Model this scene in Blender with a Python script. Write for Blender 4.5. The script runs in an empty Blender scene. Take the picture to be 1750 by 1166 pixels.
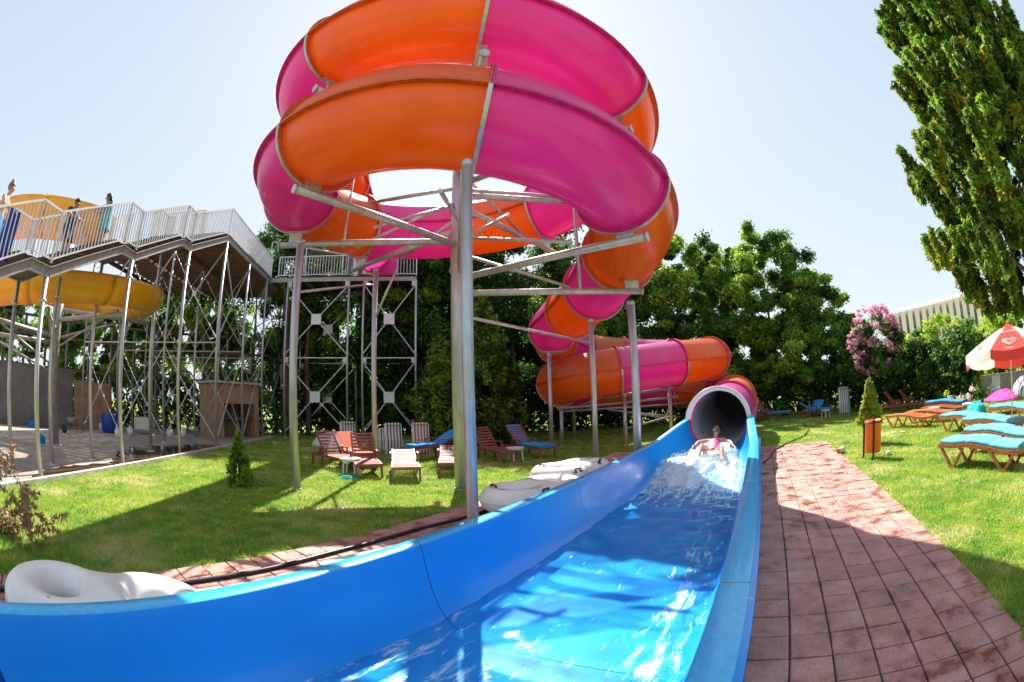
import bpy, math, random
import numpy as np
from mathutils import Vector, Matrix
random.seed(7); RNG = np.random.default_rng(11)
SC = bpy.context.scene
COL = SC.collection
R_ = math.radians

# ------------------------------------------------------------------ camera
CAMZ = 1.70; PITCH = 0.136; ROLL = -0.03
cam = bpy.data.cameras.new("camera"); camo = bpy.data.objects.new("camera", cam); COL.objects.link(camo)
cam.type = 'PANO'
cam.panorama_type = 'FISHEYE_EQUISOLID'
cam.sensor_width = 36.0; cam.sensor_height = 24.0
cam.fisheye_lens = 771.156 / 1750 * 36
cam.fisheye_fov = R_(180)
cam.clip_start = 0.02; cam.clip_end = 2000
cr, sr, cp, sp = math.cos(ROLL), math.sin(ROLL), math.cos(PITCH), math.sin(PITCH)
rt = Vector((cr, -sr * sp, sr * cp)); up = Vector((-sr, -cr * sp, cr * cp)); fw = Vector((0, cp, sp))
M = Matrix(((rt.x, up.x, -fw.x, 0), (rt.y, up.y, -fw.y, 0), (rt.z, up.z, -fw.z, CAMZ), (0, 0, 0, 1)))
camo.matrix_world = M
SC.camera = camo

# ------------------------------------------------------------------ light
SUN_EL, SUN_AZ = 47.0, -4.0
world = bpy.data.worlds.new("World"); SC.world = world; world.use_nodes = True
nt = world.node_tree; bg = nt.nodes['Background']
sky = nt.nodes.new('ShaderNodeTexSky'); sky.sky_type = 'NISHITA'; sky.sun_disc = False
sky.sun_elevation = R_(SUN_EL); sky.sun_rotation = R_(SUN_AZ)
sky.air_density = 1.0; sky.dust_density = 1.0; sky.ozone_density = 0.6; sky.altitude = 30
# hazy summer sky: the glare round the sun is capped and the blue is thinned with pale haze
sa_ = nt.nodes.new('ShaderNodeVectorMath'); sa_.operation = 'ADD'; sa_.inputs[1].default_value = (2.9, 2.9, 2.9); nt.links.new(sky.outputs[0], sa_.inputs[0])
sd_ = nt.nodes.new('ShaderNodeVectorMath'); sd_.operation = 'DIVIDE'; nt.links.new(sky.outputs[0], sd_.inputs[0]); nt.links.new(sa_.outputs[0], sd_.inputs[1])
cap = nt.nodes.new('ShaderNodeVectorMath'); cap.operation = 'MULTIPLY'; cap.inputs[1].default_value = (3.7, 3.7, 3.7); nt.links.new(sd_.outputs[0], cap.inputs[0])
hz_ = nt.nodes.new('ShaderNodeMixRGB'); hz_.inputs[0].default_value = 0.45; hz_.inputs[2].default_value = (2.38, 2.74, 3.15, 1)
nt.links.new(cap.outputs[0], hz_.inputs[1]); nt.links.new(hz_.outputs[0], bg.inputs[0]); bg.inputs[1].default_value = 0.14
sl = bpy.data.lights.new("sun", 'SUN'); sl.energy = 5.0; sl.angle = R_(0.53); sl.color = (1.0, 0.94, 0.84)
so = bpy.data.objects.new("sun", sl); COL.objects.link(so)
sv = Vector((math.sin(R_(SUN_AZ)) * math.cos(R_(SUN_EL)), math.cos(R_(SUN_AZ)) * math.cos(R_(SUN_EL)), math.sin(R_(SUN_EL))))
so.rotation_euler = sv.to_track_quat('Z', 'Y').to_euler(); so.location = (0, 0, 30)
SC.view_settings.view_transform = 'Standard'; SC.view_settings.look = 'None'
SC.view_settings.exposure = 1.4; SC.view_settings.gamma = 1.0

# ------------------------------------------------------------------ frames
D = np.array([math.sin(0.5453), math.cos(0.5453)]); N = np.array([D[1], -D[0]])
def P(s, n, z=0.0):
    q = D * s + N * n
    return np.array([q[0], q[1], z])
def A(a): return np.array(a, float)
def dirv(deg): return np.array([math.sin(R_(deg)), math.cos(R_(deg))])
def pol(az, d, z=0.0):
    q = dirv(az) * d
    return np.array([q[0], q[1], z])

# ------------------------------------------------------------------ materials
def mat(name, col, rough=0.6, metal=0.0, var=0.0, vscale=4.0, bump=0.0, bscale=40.0, coat=0.0, trans=0.0, spec=None, col2=None, stretch=None):
    m = bpy.data.materials.new(name); m.use_nodes = True
    t = m.node_tree; b = t.nodes['Principled BSDF']
    b.inputs['Base Color'].default_value = (*col, 1); b.inputs['Roughness'].default_value = rough
    b.inputs['Metallic'].default_value = metal
    if spec is not None: b.inputs['Specular IOR Level'].default_value = spec
    if coat: b.inputs['Coat Weight'].default_value = coat; b.inputs['Coat Roughness'].default_value = 0.08
    tc = t.nodes.new('ShaderNodeTexCoord'); mp = t.nodes.new('ShaderNodeMapping')
    t.links.new(tc.outputs['Object'], mp.inputs[0])
    if stretch: mp.inputs['Scale'].default_value = stretch
    if var or col2:
        nz = t.nodes.new('ShaderNodeTexNoise'); nz.inputs['Scale'].default_value = vscale; nz.inputs['Detail'].default_value = 6; nz.inputs['Roughness'].default_value = 0.62
        t.links.new(mp.outputs[0], nz.inputs[0])
        cr_ = t.nodes.new('ShaderNodeValToRGB')
        c2 = col2 if col2 else tuple(c * (1 - var) for c in col)
        c1 = col if col2 else tuple(min(1, c * (1 + var)) for c in col)
        cr_.color_ramp.elements[0].position = 0.36; cr_.color_ramp.elements[1].position = 0.64
        cr_.color_ramp.elements[0].color = (*c2, 1); cr_.color_ramp.elements[1].color = (*c1, 1)
        t.links.new(nz.outputs[0], cr_.inputs[0]); t.links.new(cr_.outputs[0], b.inputs['Base Color'])
    if bump:
        n2 = t.nodes.new('ShaderNodeTexNoise'); n2.inputs['Scale'].default_value = bscale; n2.inputs['Detail'].default_value = 5
        t.links.new(mp.outputs[0], n2.inputs[0])
        bp = t.nodes.new('ShaderNodeBump'); bp.inputs['Strength'].default_value = bump; bp.inputs['Distance'].default_value = 0.02
        t.links.new(n2.outputs[0], bp.inputs['Height']); t.links.new(bp.outputs[0], b.inputs['Normal'])
    if trans:
        tr = t.nodes.new('ShaderNodeBsdfTranslucent'); mx = t.nodes.new('ShaderNodeMixShader'); mx.inputs[0].default_value = trans
        out = t.nodes['Material Output']
        src = b.inputs['Base Color']
        if src.links: t.links.new(src.links[0].from_socket, tr.inputs[0])
        else: tr.inputs[0].default_value = (*col, 1)
        t.links.new(b.outputs[0], mx.inputs[1]); t.links.new(tr.outputs[0], mx.inputs[2]); t.links.new(mx.outputs[0], out.inputs[0])
    return m

MT = {}
MT['orange'] = mat('orange gelcoat', (0.86, 0.19, 0.01), 0.30, var=0.06, vscale=1.2, bump=0.05, bscale=3.0, coat=0.35, trans=0.42)
MT['pink'] = mat('pink gelcoat', (0.80, 0.05, 0.44), 0.30, var=0.06, vscale=1.2, bump=0.05, bscale=3.0, coat=0.35, trans=0.42)
MT['orange_top'] = mat('faded sky-lit orange gelcoat', (0.66, 0.24, 0.10), 0.42, col2=(0.72, 0.19, 0.05), vscale=2.2, bump=0.08, bscale=5.0, coat=0.2, trans=0.5)  # pale tone mixes sun fading with sky light painted into the tops
MT['pink_top'] = mat('faded sky-lit pink gelcoat', (0.64, 0.17, 0.44), 0.42, col2=(0.68, 0.11, 0.38), vscale=2.2, bump=0.08, bscale=5.0, coat=0.2, trans=0.5)  # same blend of fading and painted sky light
MT['orange_dk'] = mat('orange flange', (0.62, 0.10, 0.008), 0.45, var=0.15, vscale=6)
MT['pink_dk'] = mat('pink flange', (0.60, 0.02, 0.22), 0.45, var=0.15, vscale=6)
MT['grey_gel'] = mat('grey gelcoat lining', (0.80, 0.82, 0.84), 0.35, var=0.06, vscale=2, coat=0.2)
MT['galv'] = mat('galvanised steel', (0.50, 0.51, 0.52), 0.42, metal=0.55, var=0.16, vscale=7, bump=0.08, bscale=30, stretch=(1, 1, 0.25))
MT['galv_dull'] = mat('weathered galvanised steel', (0.34, 0.34, 0.34), 0.6, metal=0.3, var=0.22, vscale=9, bump=0.1, bscale=25)
MT['bolt'] = mat('zinc bolts', (0.25, 0.22, 0.20), 0.5, metal=0.7)
MT['yellow'] = mat('yellow gelcoat', (0.86, 0.44, 0.015), 0.33, var=0.06, vscale=1.5, coat=0.3, trans=0.2)
MT['blue'] = mat('blue gelcoat', (0.003, 0.28, 0.80), 0.30, var=0.07, vscale=0.8, bump=0.03, bscale=4, coat=0.2)
MT['blue_shaded'] = mat('shaded blue gelcoat', (0.004, 0.05, 0.42), 0.22, var=0.10, vscale=0.8, coat=0.5)  # shade over the channel's near end is put into this darker blue
MT['blue_rim'] = mat('pale blue rim gelcoat', (0.03, 0.42, 0.80), 0.30, var=0.10, vscale=26, coat=0.3)
MT['dark'] = mat('dark seam', (0.01, 0.02, 0.05), 0.8)
MT['black'] = mat('black rubber', (0.012, 0.012, 0.014), 0.45, var=0.2)
MT['white_rail'] = mat('white painted steel', (0.74, 0.76, 0.78), 0.4, var=0.08, vscale=5)
MT['planks'] = mat('brown deck planks', (0.075, 0.05, 0.038), 0.8, var=0.35, vscale=3, bump=0.3, bscale=12, stretch=(1, 6, 1))
MT['rust'] = mat('rusty brown steel', (0.15, 0.10, 0.07), 0.75, var=0.4, vscale=8)
MT['concrete'] = mat('concrete yard', (0.30, 0.255, 0.215), 0.85, var=0.22, vscale=1.1, bump=0.25, bscale=14)
MT['kerb'] = mat('pale concrete kerb', (0.50, 0.47, 0.42), 0.8, var=0.2, vscale=5, bump=0.3, bscale=30)
MT['wallgrey'] = mat('rendered wall', (0.14, 0.135, 0.135), 0.9, var=0.2, vscale=1.4, bump=0.2, bscale=10)
MT['wallbeige'] = mat('beige block wall', (0.36, 0.23, 0.14), 0.9, var=0.25, vscale=2, bump=0.25, bscale=12)
MT['soil'] = mat('soil', (0.06, 0.07, 0.025), 0.95, var=0.4, vscale=2)
MT['vinyl'] = mat('white vinyl', (0.78, 0.76, 0.72), 0.34, var=0.05, vscale=3, coat=0.15)
MT['vinyl_blue'] = mat('blue print on vinyl', (0.02, 0.14, 0.48), 0.34)
MT['plastic_red'] = mat('faded red brown plastic', (0.24, 0.065, 0.055), 0.55, var=0.2, vscale=5)
MT['plastic_tan'] = mat('faded tan brown plastic', (0.25, 0.14, 0.10), 0.55, var=0.2, vscale=5)
MT['plastic_white'] = mat('white plastic', (0.72, 0.74, 0.76), 0.4, var=0.06)
MT['plastic_orange'] = mat('sunburnt orange plastic', (0.62, 0.17, 0.06), 0.5, var=0.15, vscale=5)
MT['wood'] = mat('varnished wood', (0.36, 0.12, 0.05), 0.45, var=0.35, vscale=6, stretch=(1, 8, 8))
MT['teal'] = mat('teal cushion fabric', (0.10, 0.36, 0.45), 0.85, var=0.12, vscale=6, bump=0.3, bscale=60)
MT['teal_side'] = mat('teal cushion side', (0.02, 0.24, 0.34), 0.85)
MT['skyblue'] = mat('blue cushion fabric', (0.01, 0.25, 0.60), 0.85, var=0.12, vscale=6, bump=0.3, bscale=60)
MT['coral'] = mat('coral cushion fabric', (0.62, 0.14, 0.07), 0.85, var=0.12)
MT['skin'] = mat('skin', (0.62, 0.33, 0.23), 0.5, var=0.06)
MT['skin_dk'] = mat('tanned skin', (0.34, 0.17, 0.11), 0.5)
MT['hair_light'] = mat('light brown hair', (0.20, 0.12, 0.07), 0.6, var=0.3, vscale=40)
MT['hair'] = mat('dark hair', (0.02, 0.015, 0.012), 0.6)
MT['pinkcloth'] = mat('pink swimwear', (0.80, 0.05, 0.25), 0.6)
MT['tealcloth'] = mat('teal cloth', (0.01, 0.38, 0.36), 0.8, var=0.1)
MT['navy'] = mat('navy cloth', (0.015, 0.025, 0.09), 0.8)
MT['bin_orange'] = mat('orange bin', (0.80, 0.16, 0.01), 0.4, var=0.06)
MT['trunk'] = mat('bark', (0.10, 0.07, 0.05), 0.9, var=0.4, vscale=6, bump=0.6, bscale=20, stretch=(1, 1, 0.2))
MT['trunk_pale'] = mat('pale bark', (0.28, 0.20, 0.14), 0.9, var=0.4, vscale=6, bump=0.6, bscale=20, stretch=(1, 1, 0.2))
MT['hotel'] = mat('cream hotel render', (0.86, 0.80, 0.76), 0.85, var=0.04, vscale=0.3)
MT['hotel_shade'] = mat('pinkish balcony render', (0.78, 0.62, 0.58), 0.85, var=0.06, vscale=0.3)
MT['glass'] = mat('window glass', (0.35, 0.36, 0.38), 0.2)
MT['parasol_red'] = mat('red parasol fabric', (0.78, 0.075, 0.06), 0.75, trans=0.4)
MT['parasol_white'] = mat('white parasol fabric', (0.80, 0.74, 0.72), 0.75, trans=0.35)
MT['bluebin'] = mat('blue plastic', (0.01, 0.05, 0.36), 0.4)
MT['dead'] = mat('dead brown twigs', (0.36, 0.23, 0.11), 0.9, var=0.3, vscale=20)
MT['terracotta'] = mat('terracotta', (0.45, 0.14, 0.07), 0.8)
MT['paper'] = mat('stained white board', (0.62, 0.60, 0.55), 0.8, var=0.15, vscale=14)
MT['pinktowel'] = mat('magenta towel', (0.75, 0.05, 0.32), 0.9, var=0.2, vscale=20)
MT['purple'] = mat('purple cloth', (0.25, 0.02, 0.30), 0.9)
MT['turq'] = mat('turquoise towel', (0.02, 0.42, 0.52), 0.9, var=0.15, vscale=9)
MT['canopy'] = mat('translucent cream sheet', (0.62, 0.57, 0.48), 0.6, trans=0.4)
def leafmat(name, c1, c2, scale=3.0, trans=0.47):
    return mat(name, c1, 0.55, col2=c2, vscale=scale, trans=trans, spec=0.35)
MT['leaf_dark'] = leafmat('dark leaves', (0.045, 0.115, 0.018), (0.022, 0.065, 0.012), 0.8)
MT['leaf_mid'] = leafmat('green leaves', (0.15, 0.33, 0.035), (0.06, 0.17, 0.02), 0.8)
MT['leaf_light'] = leafmat('bright leaves', (0.46, 0.60, 0.07), (0.20, 0.38, 0.035), 1.0)
MT['leaf_lime'] = leafmat('lime green leaves', (0.62, 0.66, 0.10), (0.30, 0.42, 0.05), 1.2)
MT['leaf_yellow'] = leafmat('yellow green needles', (0.42, 0.40, 0.03), (0.20, 0.27, 0.02), 6.0)
MT['needle'] = leafmat('cypress needles', (0.11, 0.17, 0.025), (0.05, 0.09, 0.014), 2.0)
MT['needle_br'] = leafmat('bright cypress sprays', (0.30, 0.48, 0.045), (0.13, 0.26, 0.025), 2.0)
MT['flower'] = mat('pink blossom', (0.78, 0.30, 0.50), 0.7, var=0.25, vscale=8, trans=0.3)
MT['flower_pale'] = mat('pale pink blossom', (0.86, 0.60, 0.68), 0.7, trans=0.3)
MT['grass'] = leafmat('grass blades', (0.50, 0.60, 0.11), (0.08, 0.34, 0.03), 2.6, trans=0.4)
def dryness(m, col, lo, hi, sc):
    t = m.node_tree; b = t.nodes['Principled BSDF']; src = b.inputs['Base Color'].links[0].from_socket
    tc = t.nodes.new('ShaderNodeTexCoord'); n = t.nodes.new('ShaderNodeTexNoise'); n.inputs['Scale'].default_value = sc; n.inputs['Detail'].default_value = 7; n.inputs['Roughness'].default_value = .7; t.links.new(tc.outputs['Object'], n.inputs[0])
    r = t.nodes.new('ShaderNodeValToRGB'); r.color_ramp.elements[0].position = lo; r.color_ramp.elements[1].position = hi; r.color_ramp.elements[1].color = (.8, .8, .8, 1); t.links.new(n.outputs[0], r.inputs[0])
    mx = t.nodes.new('ShaderNodeMixRGB'); t.links.new(r.outputs[0], mx.inputs[0]); t.links.new(src, mx.inputs[1]); mx.inputs[2].default_value = (*col, 1); t.links.new(mx.outputs[0], b.inputs['Base Color'])
    for s_ in [l.to_socket for l in t.links if l.to_node.type == 'BSDF_TRANSLUCENT']: t.links.new(mx.outputs[0], s_)
dryness(MT['grass'], (0.62, 0.55, 0.26), .54, .72, .55)

def stripemat(name, c1, c2, period, axis=1):
    m = bpy.data.materials.new(name); m.use_nodes = True; t = m.node_tree; b = t.nodes['Principled BSDF']; b.inputs['Roughness'].default_value = 0.8
    tc = t.nodes.new('ShaderNodeTexCoord'); sx = t.nodes.new('ShaderNodeSeparateXYZ'); t.links.new(tc.outputs['Object'], sx.inputs[0])
    a = t.nodes.new('ShaderNodeMath'); a.operation = 'MULTIPLY'; a.inputs[1].default_value = 1 / period; t.links.new(sx.outputs[axis], a.inputs[0])
    f = t.nodes.new('ShaderNodeMath'); f.operation = 'FRACT'; t.links.new(a.outputs[0], f.inputs[0])
    g = t.nodes.new('ShaderNodeMath'); g.operation = 'GREATER_THAN'; g.inputs[1].default_value = 0.52; t.links.new(f.outputs[0], g.inputs[0])
    mx = t.nodes.new('ShaderNodeMixRGB'); mx.inputs[1].default_value = (*c1, 1); mx.inputs[2].default_value = (*c2, 1); t.links.new(g.outputs[0], mx.inputs[0])
    t.links.new(mx.outputs[0], b.inputs['Base Color']); return m
MT['stripe_grey'] = stripemat('white and grey striped canvas', (0.70, 0.70, 0.66), (0.10, 0.12, 0.12), 0.105)
MT['stripe_red'] = stripemat('white and rose striped canvas', (0.72, 0.66, 0.60), (0.34, 0.14, 0.14), 0.105)
MT['stripe_blue'] = stripemat('white and blue grey striped canvas', (0.74, 0.74, 0.76), (0.13, 0.15, 0.22), 0.105)

def turfmat():
    m = bpy.data.materials.new('turf'); m.use_nodes = True; t = m.node_tree; b = t.nodes['Principled BSDF']; b.inputs['Roughness'].default_value = 0.95
    b.inputs['Specular IOR Level'].default_value = 0.1
    tc = t.nodes.new('ShaderNodeTexCoord')
    n1 = t.nodes.new('ShaderNodeTexNoise'); n1.inputs['Scale'].default_value = 0.7; n1.inputs['Detail'].default_value = 8; n1.inputs['Roughness'].default_value = 0.7
    n2 = t.nodes.new('ShaderNodeTexNoise'); n2.inputs['Scale'].default_value = 45; n2.inputs['Detail'].default_value = 4
    t.links.new(tc.outputs['Object'], n1.inputs[0]); t.links.new(tc.outputs['Object'], n2.inputs[0])
    c1 = t.nodes.new('ShaderNodeValToRGB'); e = c1.color_ramp.elements
    e[0].position = 0.34; e[0].color = (0.07, 0.17, 0.012, 1); e[1].position = 0.60; e[1].color = (0.32, 0.36, 0.05, 1)
    x = e.new(0.72); x.color = (0.48, 0.42, 0.17, 1)
    t.links.new(n1.outputs[0], c1.inputs[0])
    mx = t.nodes.new('ShaderNodeMixRGB'); mx.blend_type = 'MULTIPLY'; mx.inputs[0].default_value = 0.8
    c2 = t.nodes.new('ShaderNodeValToRGB'); c2.color_ramp.elements[0].position = 0.3; c2.color_ramp.elements[0].color = (0.35, 0.35, 0.35, 1); c2.color_ramp.elements[1].position = 0.7
    t.links.new(n2.outputs[0], c2.inputs[0]); t.links.new(c1.outputs[0], mx.inputs[1]); t.links.new(c2.outputs[0], mx.inputs[2]); t.links.new(mx.outputs[0], b.inputs['Base Color'])
    bp = t.nodes.new('ShaderNodeBump'); bp.inputs['Strength'].default_value = 0.9; bp.inputs['Distance'].default_value = 0.03
    t.links.new(n2.outputs[0], bp.inputs['Height']); t.links.new(bp.outputs[0], b.inputs['Normal'])
    return m
MT['turf'] = turfmat(); dryness(MT['turf'], (0.46, 0.38, 0.19), .50, .66, .55)

def pavermat():
    m = bpy.data.materials.new('red pavers'); m.use_nodes = True; t = m.node_tree; b = t.nodes['Principled BSDF']
    at = t.nodes.new('ShaderNodeAttribute'); at.attribute_name = 'tint'
    tc = t.nodes.new('ShaderNodeTexCoord')
    n1 = t.nodes.new('ShaderNodeTexNoise'); n1.inputs['Scale'].default_value = 3.1; n1.inputs['Detail'].default_value = 7; n1.inputs['Roughness'].default_value = 0.68; n1.inputs['Distortion'].default_value = 0.15
    n2 = t.nodes.new('ShaderNodeTexNoise'); n2.inputs['Scale'].default_value = 60; n2.inputs['Detail'].default_value = 5
    for n in (n1, n2): t.links.new(tc.outputs['Object'], n.inputs[0])
    c1 = t.nodes.new('ShaderNodeValToRGB'); e = c1.color_ramp.elements
    e[0].position = 0.38; e[0].color = (0.20, 0.065, 0.045, 1); e[1].position = 0.49; e[1].color = (0.42, 0.20, 0.165, 1)
    x = e.new(0.70); x.color = (0.50, 0.31, 0.27, 1)
    t.links.new(n1.outputs[0], c1.inputs[0])
    mx = t.nodes.new('ShaderNodeMixRGB'); mx.blend_type = 'MULTIPLY'; mx.inputs[0].default_value = 1.0
    t.links.new(c1.outputs[0], mx.inputs[1]); t.links.new(at.outputs['Color'], mx.inputs[2])
    m2 = t.nodes.new('ShaderNodeMixRGB'); m2.blend_type = 'OVERLAY'; m2.inputs[0].default_value = 0.5
    t.links.new(mx.outputs[0], m2.inputs[1]); t.links.new(n2.outputs[0], m2.inputs[2]); t.links.new(m2.outputs[0], b.inputs['Base Color'])
    c3 = t.nodes.new('ShaderNodeValToRGB'); c3.color_ramp.elements[0].position = 0.40; c3.color_ramp.elements[0].color = (0.28,) * 3 + (1,); c3.color_ramp.elements[1].position = 0.52; c3.color_ramp.elements[1].color = (0.75,) * 3 + (1,)
    t.links.new(n1.outputs[0], c3.inputs[0]); t.links.new(c3.outputs[0], b.inputs['Roughness'])
    bp = t.nodes.new('ShaderNodeBump'); bp.inputs['Strength'].default_value = 0.25; bp.inputs['Distance'].default_value = 0.01
    t.links.new(n2.outputs[0], bp.inputs['Height']); t.links.new(bp.outputs[0], b.inputs['Normal'])
    return m
MT['paver'] = pavermat()

def watermat(name, foam=True, tint=(0.70, 0.95, 1.0), bumps=0.5):
    m = bpy.data.materials.new(name); m.use_nodes = True; t = m.node_tree
    for n in list(t.nodes):
        if n.type != 'OUTPUT_MATERIAL': t.nodes.remove(n)
    out = [n for n in t.nodes if n.type == 'OUTPUT_MATERIAL'][0]
    tc = t.nodes.new('ShaderNodeTexCoord'); mp = t.nodes.new('ShaderNodeMapping'); t.links.new(tc.outputs['Object'], mp.inputs[0])
    mp.inputs['Rotation'].default_value = (0, 0, 0)
    n1 = t.nodes.new('ShaderNodeTexNoise'); n1.inputs['Scale'].default_value = 9; n1.inputs['Detail'].default_value = 5; n1.inputs['Distortion'].default_value = 1.2
    t.links.new(mp.outputs[0], n1.inputs[0])
    bp = t.nodes.new('ShaderNodeBump'); bp.inputs['Strength'].default_value = bumps; bp.inputs['Distance'].default_value = 0.012; t.links.new(n1.outputs[0], bp.inputs['Height'])
    gl = t.nodes.new('ShaderNodeBsdfGlossy'); gl.inputs['Roughness'].default_value = 0.04; t.links.new(bp.outputs[0], gl.inputs['Normal'])
    tr = t.nodes.new('ShaderNodeBsdfTransparent'); tr.inputs[0].default_value = (*tint, 1)
    fr = t.nodes.new('ShaderNodeFresnel'); fr.inputs[0].default_value = 1.16; t.links.new(bp.outputs[0], fr.inputs['Normal'])
    body = tr
    if foam:                                             # aerated water: part of the light scatters inside it
        dw = t.nodes.new('ShaderNodeBsdfDiffuse'); dw.inputs[0].default_value = (0.03, 0.42, 0.78, 1); t.links.new(bp.outputs[0], dw.inputs['Normal'])
        n9 = t.nodes.new('ShaderNodeTexNoise'); n9.inputs['Scale'].default_value = 1.6; n9.inputs['Detail'].default_value = 6; n9.inputs['Distortion'].default_value = 1.0; t.links.new(mp.outputs[0], n9.inputs[0])
        mr = t.nodes.new('ShaderNodeMapRange'); mr.inputs['From Min'].default_value = .35; mr.inputs['From Max'].default_value = .65; mr.inputs['To Min'].default_value = .18; mr.inputs['To Max'].default_value = .50; t.links.new(n9.outputs[0], mr.inputs[0])
        body = t.nodes.new('ShaderNodeMixShader'); t.links.new(mr.outputs[0], body.inputs[0]); t.links.new(tr.outputs[0], body.inputs[1]); t.links.new(dw.outputs[0], body.inputs[2])
    mx = t.nodes.new('ShaderNodeMixShader'); t.links.new(fr.outputs[0], mx.inputs[0]); t.links.new(body.outputs[0], mx.inputs[1]); t.links.new(gl.outputs[0], mx.inputs[2])
    last = mx
    if foam:
        mp2 = t.nodes.new('ShaderNodeMapping'); t.links.new(tc.outputs['Object'], mp2.inputs[0])
        # local x runs along the channel: streaks are stretched along it
        mp2.inputs['Scale'].default_value = (0.75, 3.2, 1); mp2.inputs['Rotation'].default_value = (0, 0, 0.35)
        n3 = t.nodes.new('ShaderNodeTexNoise'); n3.inputs['Scale'].default_value = 3.4; n3.inputs['Detail'].default_value = 9; n3.inputs['Roughness'].default_value = 0.72; n3.inputs['Distortion'].default_value = 0.6
        t.links.new(mp2.outputs[0], n3.inputs[0])
        at = t.nodes.new('ShaderNodeAttribute'); at.attribute_name = 'foam'
        ad = t.nodes.new('ShaderNodeMath'); ad.operation = 'ADD'; t.links.new(n3.outputs[0], ad.inputs[0]); t.links.new(at.outputs['Fac'], ad.inputs[1])
        rp = t.nodes.new('ShaderNodeValToRGB'); rp.color_ramp.elements[0].position = 0.60; rp.color_ramp.elements[1].position = 0.74; rp.color_ramp.elements[1].color = (0.9, 0.9, 0.9, 1)
        t.links.new(ad.outputs[0], rp.inputs[0])
        df = t.nodes.new('ShaderNodeBsdfDiffuse'); df.inputs[0].default_value = (0.62, 0.80, 0.88, 1); t.links.new(bp.outputs[0], df.inputs['Normal'])
        m3 = t.nodes.new('ShaderNodeMixShader'); t.links.new(rp.outputs[0], m3.inputs[0]); t.links.new(mx.outputs[0], m3.inputs[1]); t.links.new(df.outputs[0], m3.inputs[2])
        last = m3
    t.links.new(last.outputs[0], out.inputs[0])
    return m
MT['water'] = watermat('chute water')
MT['puddle'] = watermat('puddle water', foam=False, tint=(0.45, 0.40, 0.34), bumps=0.05)
def foammat():
    m = bpy.data.materials.new('patchy white foam'); m.use_nodes = True; t = m.node_tree; b = t.nodes['Principled BSDF']; out = t.nodes['Material Output']
    b.inputs['Base Color'].default_value = (0.88, 0.93, 0.95, 1); b.inputs['Roughness'].default_value = 0.6
    tc = t.nodes.new('ShaderNodeTexCoord'); n = t.nodes.new('ShaderNodeTexNoise'); n.inputs['Scale'].default_value = 7; n.inputs['Detail'].default_value = 9; n.inputs['Roughness'].default_value = 0.75; t.links.new(tc.outputs['Object'], n.inputs[0])
    at = t.nodes.new('ShaderNodeAttribute'); at.attribute_name = 'dens'; ad = t.nodes.new('ShaderNodeMath'); ad.operation = 'ADD'; t.links.new(n.outputs[0], ad.inputs[0]); t.links.new(at.outputs['Fac'], ad.inputs[1])
    rp = t.nodes.new('ShaderNodeValToRGB'); rp.color_ramp.elements[0].position = 0.55; rp.color_ramp.elements[1].position = 0.72; t.links.new(ad.outputs[0], rp.inputs[0])
    tr = t.nodes.new('ShaderNodeBsdfTransparent'); tl = t.nodes.new('ShaderNodeBsdfTranslucent'); tl.inputs[0].default_value = (0.85, 0.95, 1, 1)
    a = t.nodes.new('ShaderNodeMixShader'); a.inputs[0].default_value = 0.35; t.links.new(b.outputs[0], a.inputs[1]); t.links.new(tl.outputs[0], a.inputs[2])
    mx = t.nodes.new('ShaderNodeMixShader'); t.links.new(rp.outputs[0], mx.inputs[0]); t.links.new(tr.outputs[0], mx.inputs[1]); t.links.new(a.outputs[0], mx.inputs[2]); t.links.new(mx.outputs[0], out.inputs[0])
    bp = t.nodes.new('ShaderNodeBump'); bp.inputs['Strength'].default_value = 0.5; bp.inputs['Distance'].default_value = 0.02; t.links.new(n.outputs[0], bp.inputs['Height']); t.links.new(bp.outputs[0], b.inputs['Normal'])
    return m
MT['splash'] = foammat()
def scuff(m, col, th=0.66, sc=(3, 3, 14), scale=2.2):
    # pale scuffs and dried water marks with a shape of their own
    t = m.node_tree; b = t.nodes['Principled BSDF']; src = b.inputs['Base Color'].links[0].from_socket
    tc = t.nodes.new('ShaderNodeTexCoord'); mp = t.nodes.new('ShaderNodeMapping'); mp.inputs['Scale'].default_value = sc; mp.inputs['Rotation'].default_value = (0, 0, 0.5453); t.links.new(tc.outputs['Object'], mp.inputs[0])
    n = t.nodes.new('ShaderNodeTexNoise'); n.inputs['Scale'].default_value = scale; n.inputs['Detail'].default_value = 10; n.inputs['Roughness'].default_value = 0.8; t.links.new(mp.outputs[0], n.inputs[0])
    r = t.nodes.new('ShaderNodeValToRGB'); r.color_ramp.elements[0].position = th; r.color_ramp.elements[1].position = th + .12; r.color_ramp.elements[1].color = (.5, .5, .5, 1); t.links.new(n.outputs[0], r.inputs[0])
    mx = t.nodes.new('ShaderNodeMixRGB'); t.links.new(r.outputs[0], mx.inputs[0]); t.links.new(src, mx.inputs[1]); mx.inputs[2].default_value = (*col, 1); t.links.new(mx.outputs[0], b.inputs['Base Color'])
scuff(MT['blue'], (0.12, 0.36, 0.72), .66); scuff(MT['blue_rim'], (0.3, 0.6, 0.8), .58, (6, 6, 6), 6); scuff(MT['orange'], (0.6, 0.22, 0.08), .60, (2, 2, .5)); scuff(MT['pink'], (0.62, 0.16, 0.34), .60, (2, 2, .5)); scuff(MT['vinyl'], (0.5, 0.47, 0.42), .6, (4, 4, 4)); scuff(MT['galv'], (0.3, 0.26, 0.22), .62, (6, 6, 2))
MT['foam'] = mat('white foam', (0.88, 0.92, 0.94), 0.7, bump=0.35, bscale=22, trans=0.3)

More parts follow.
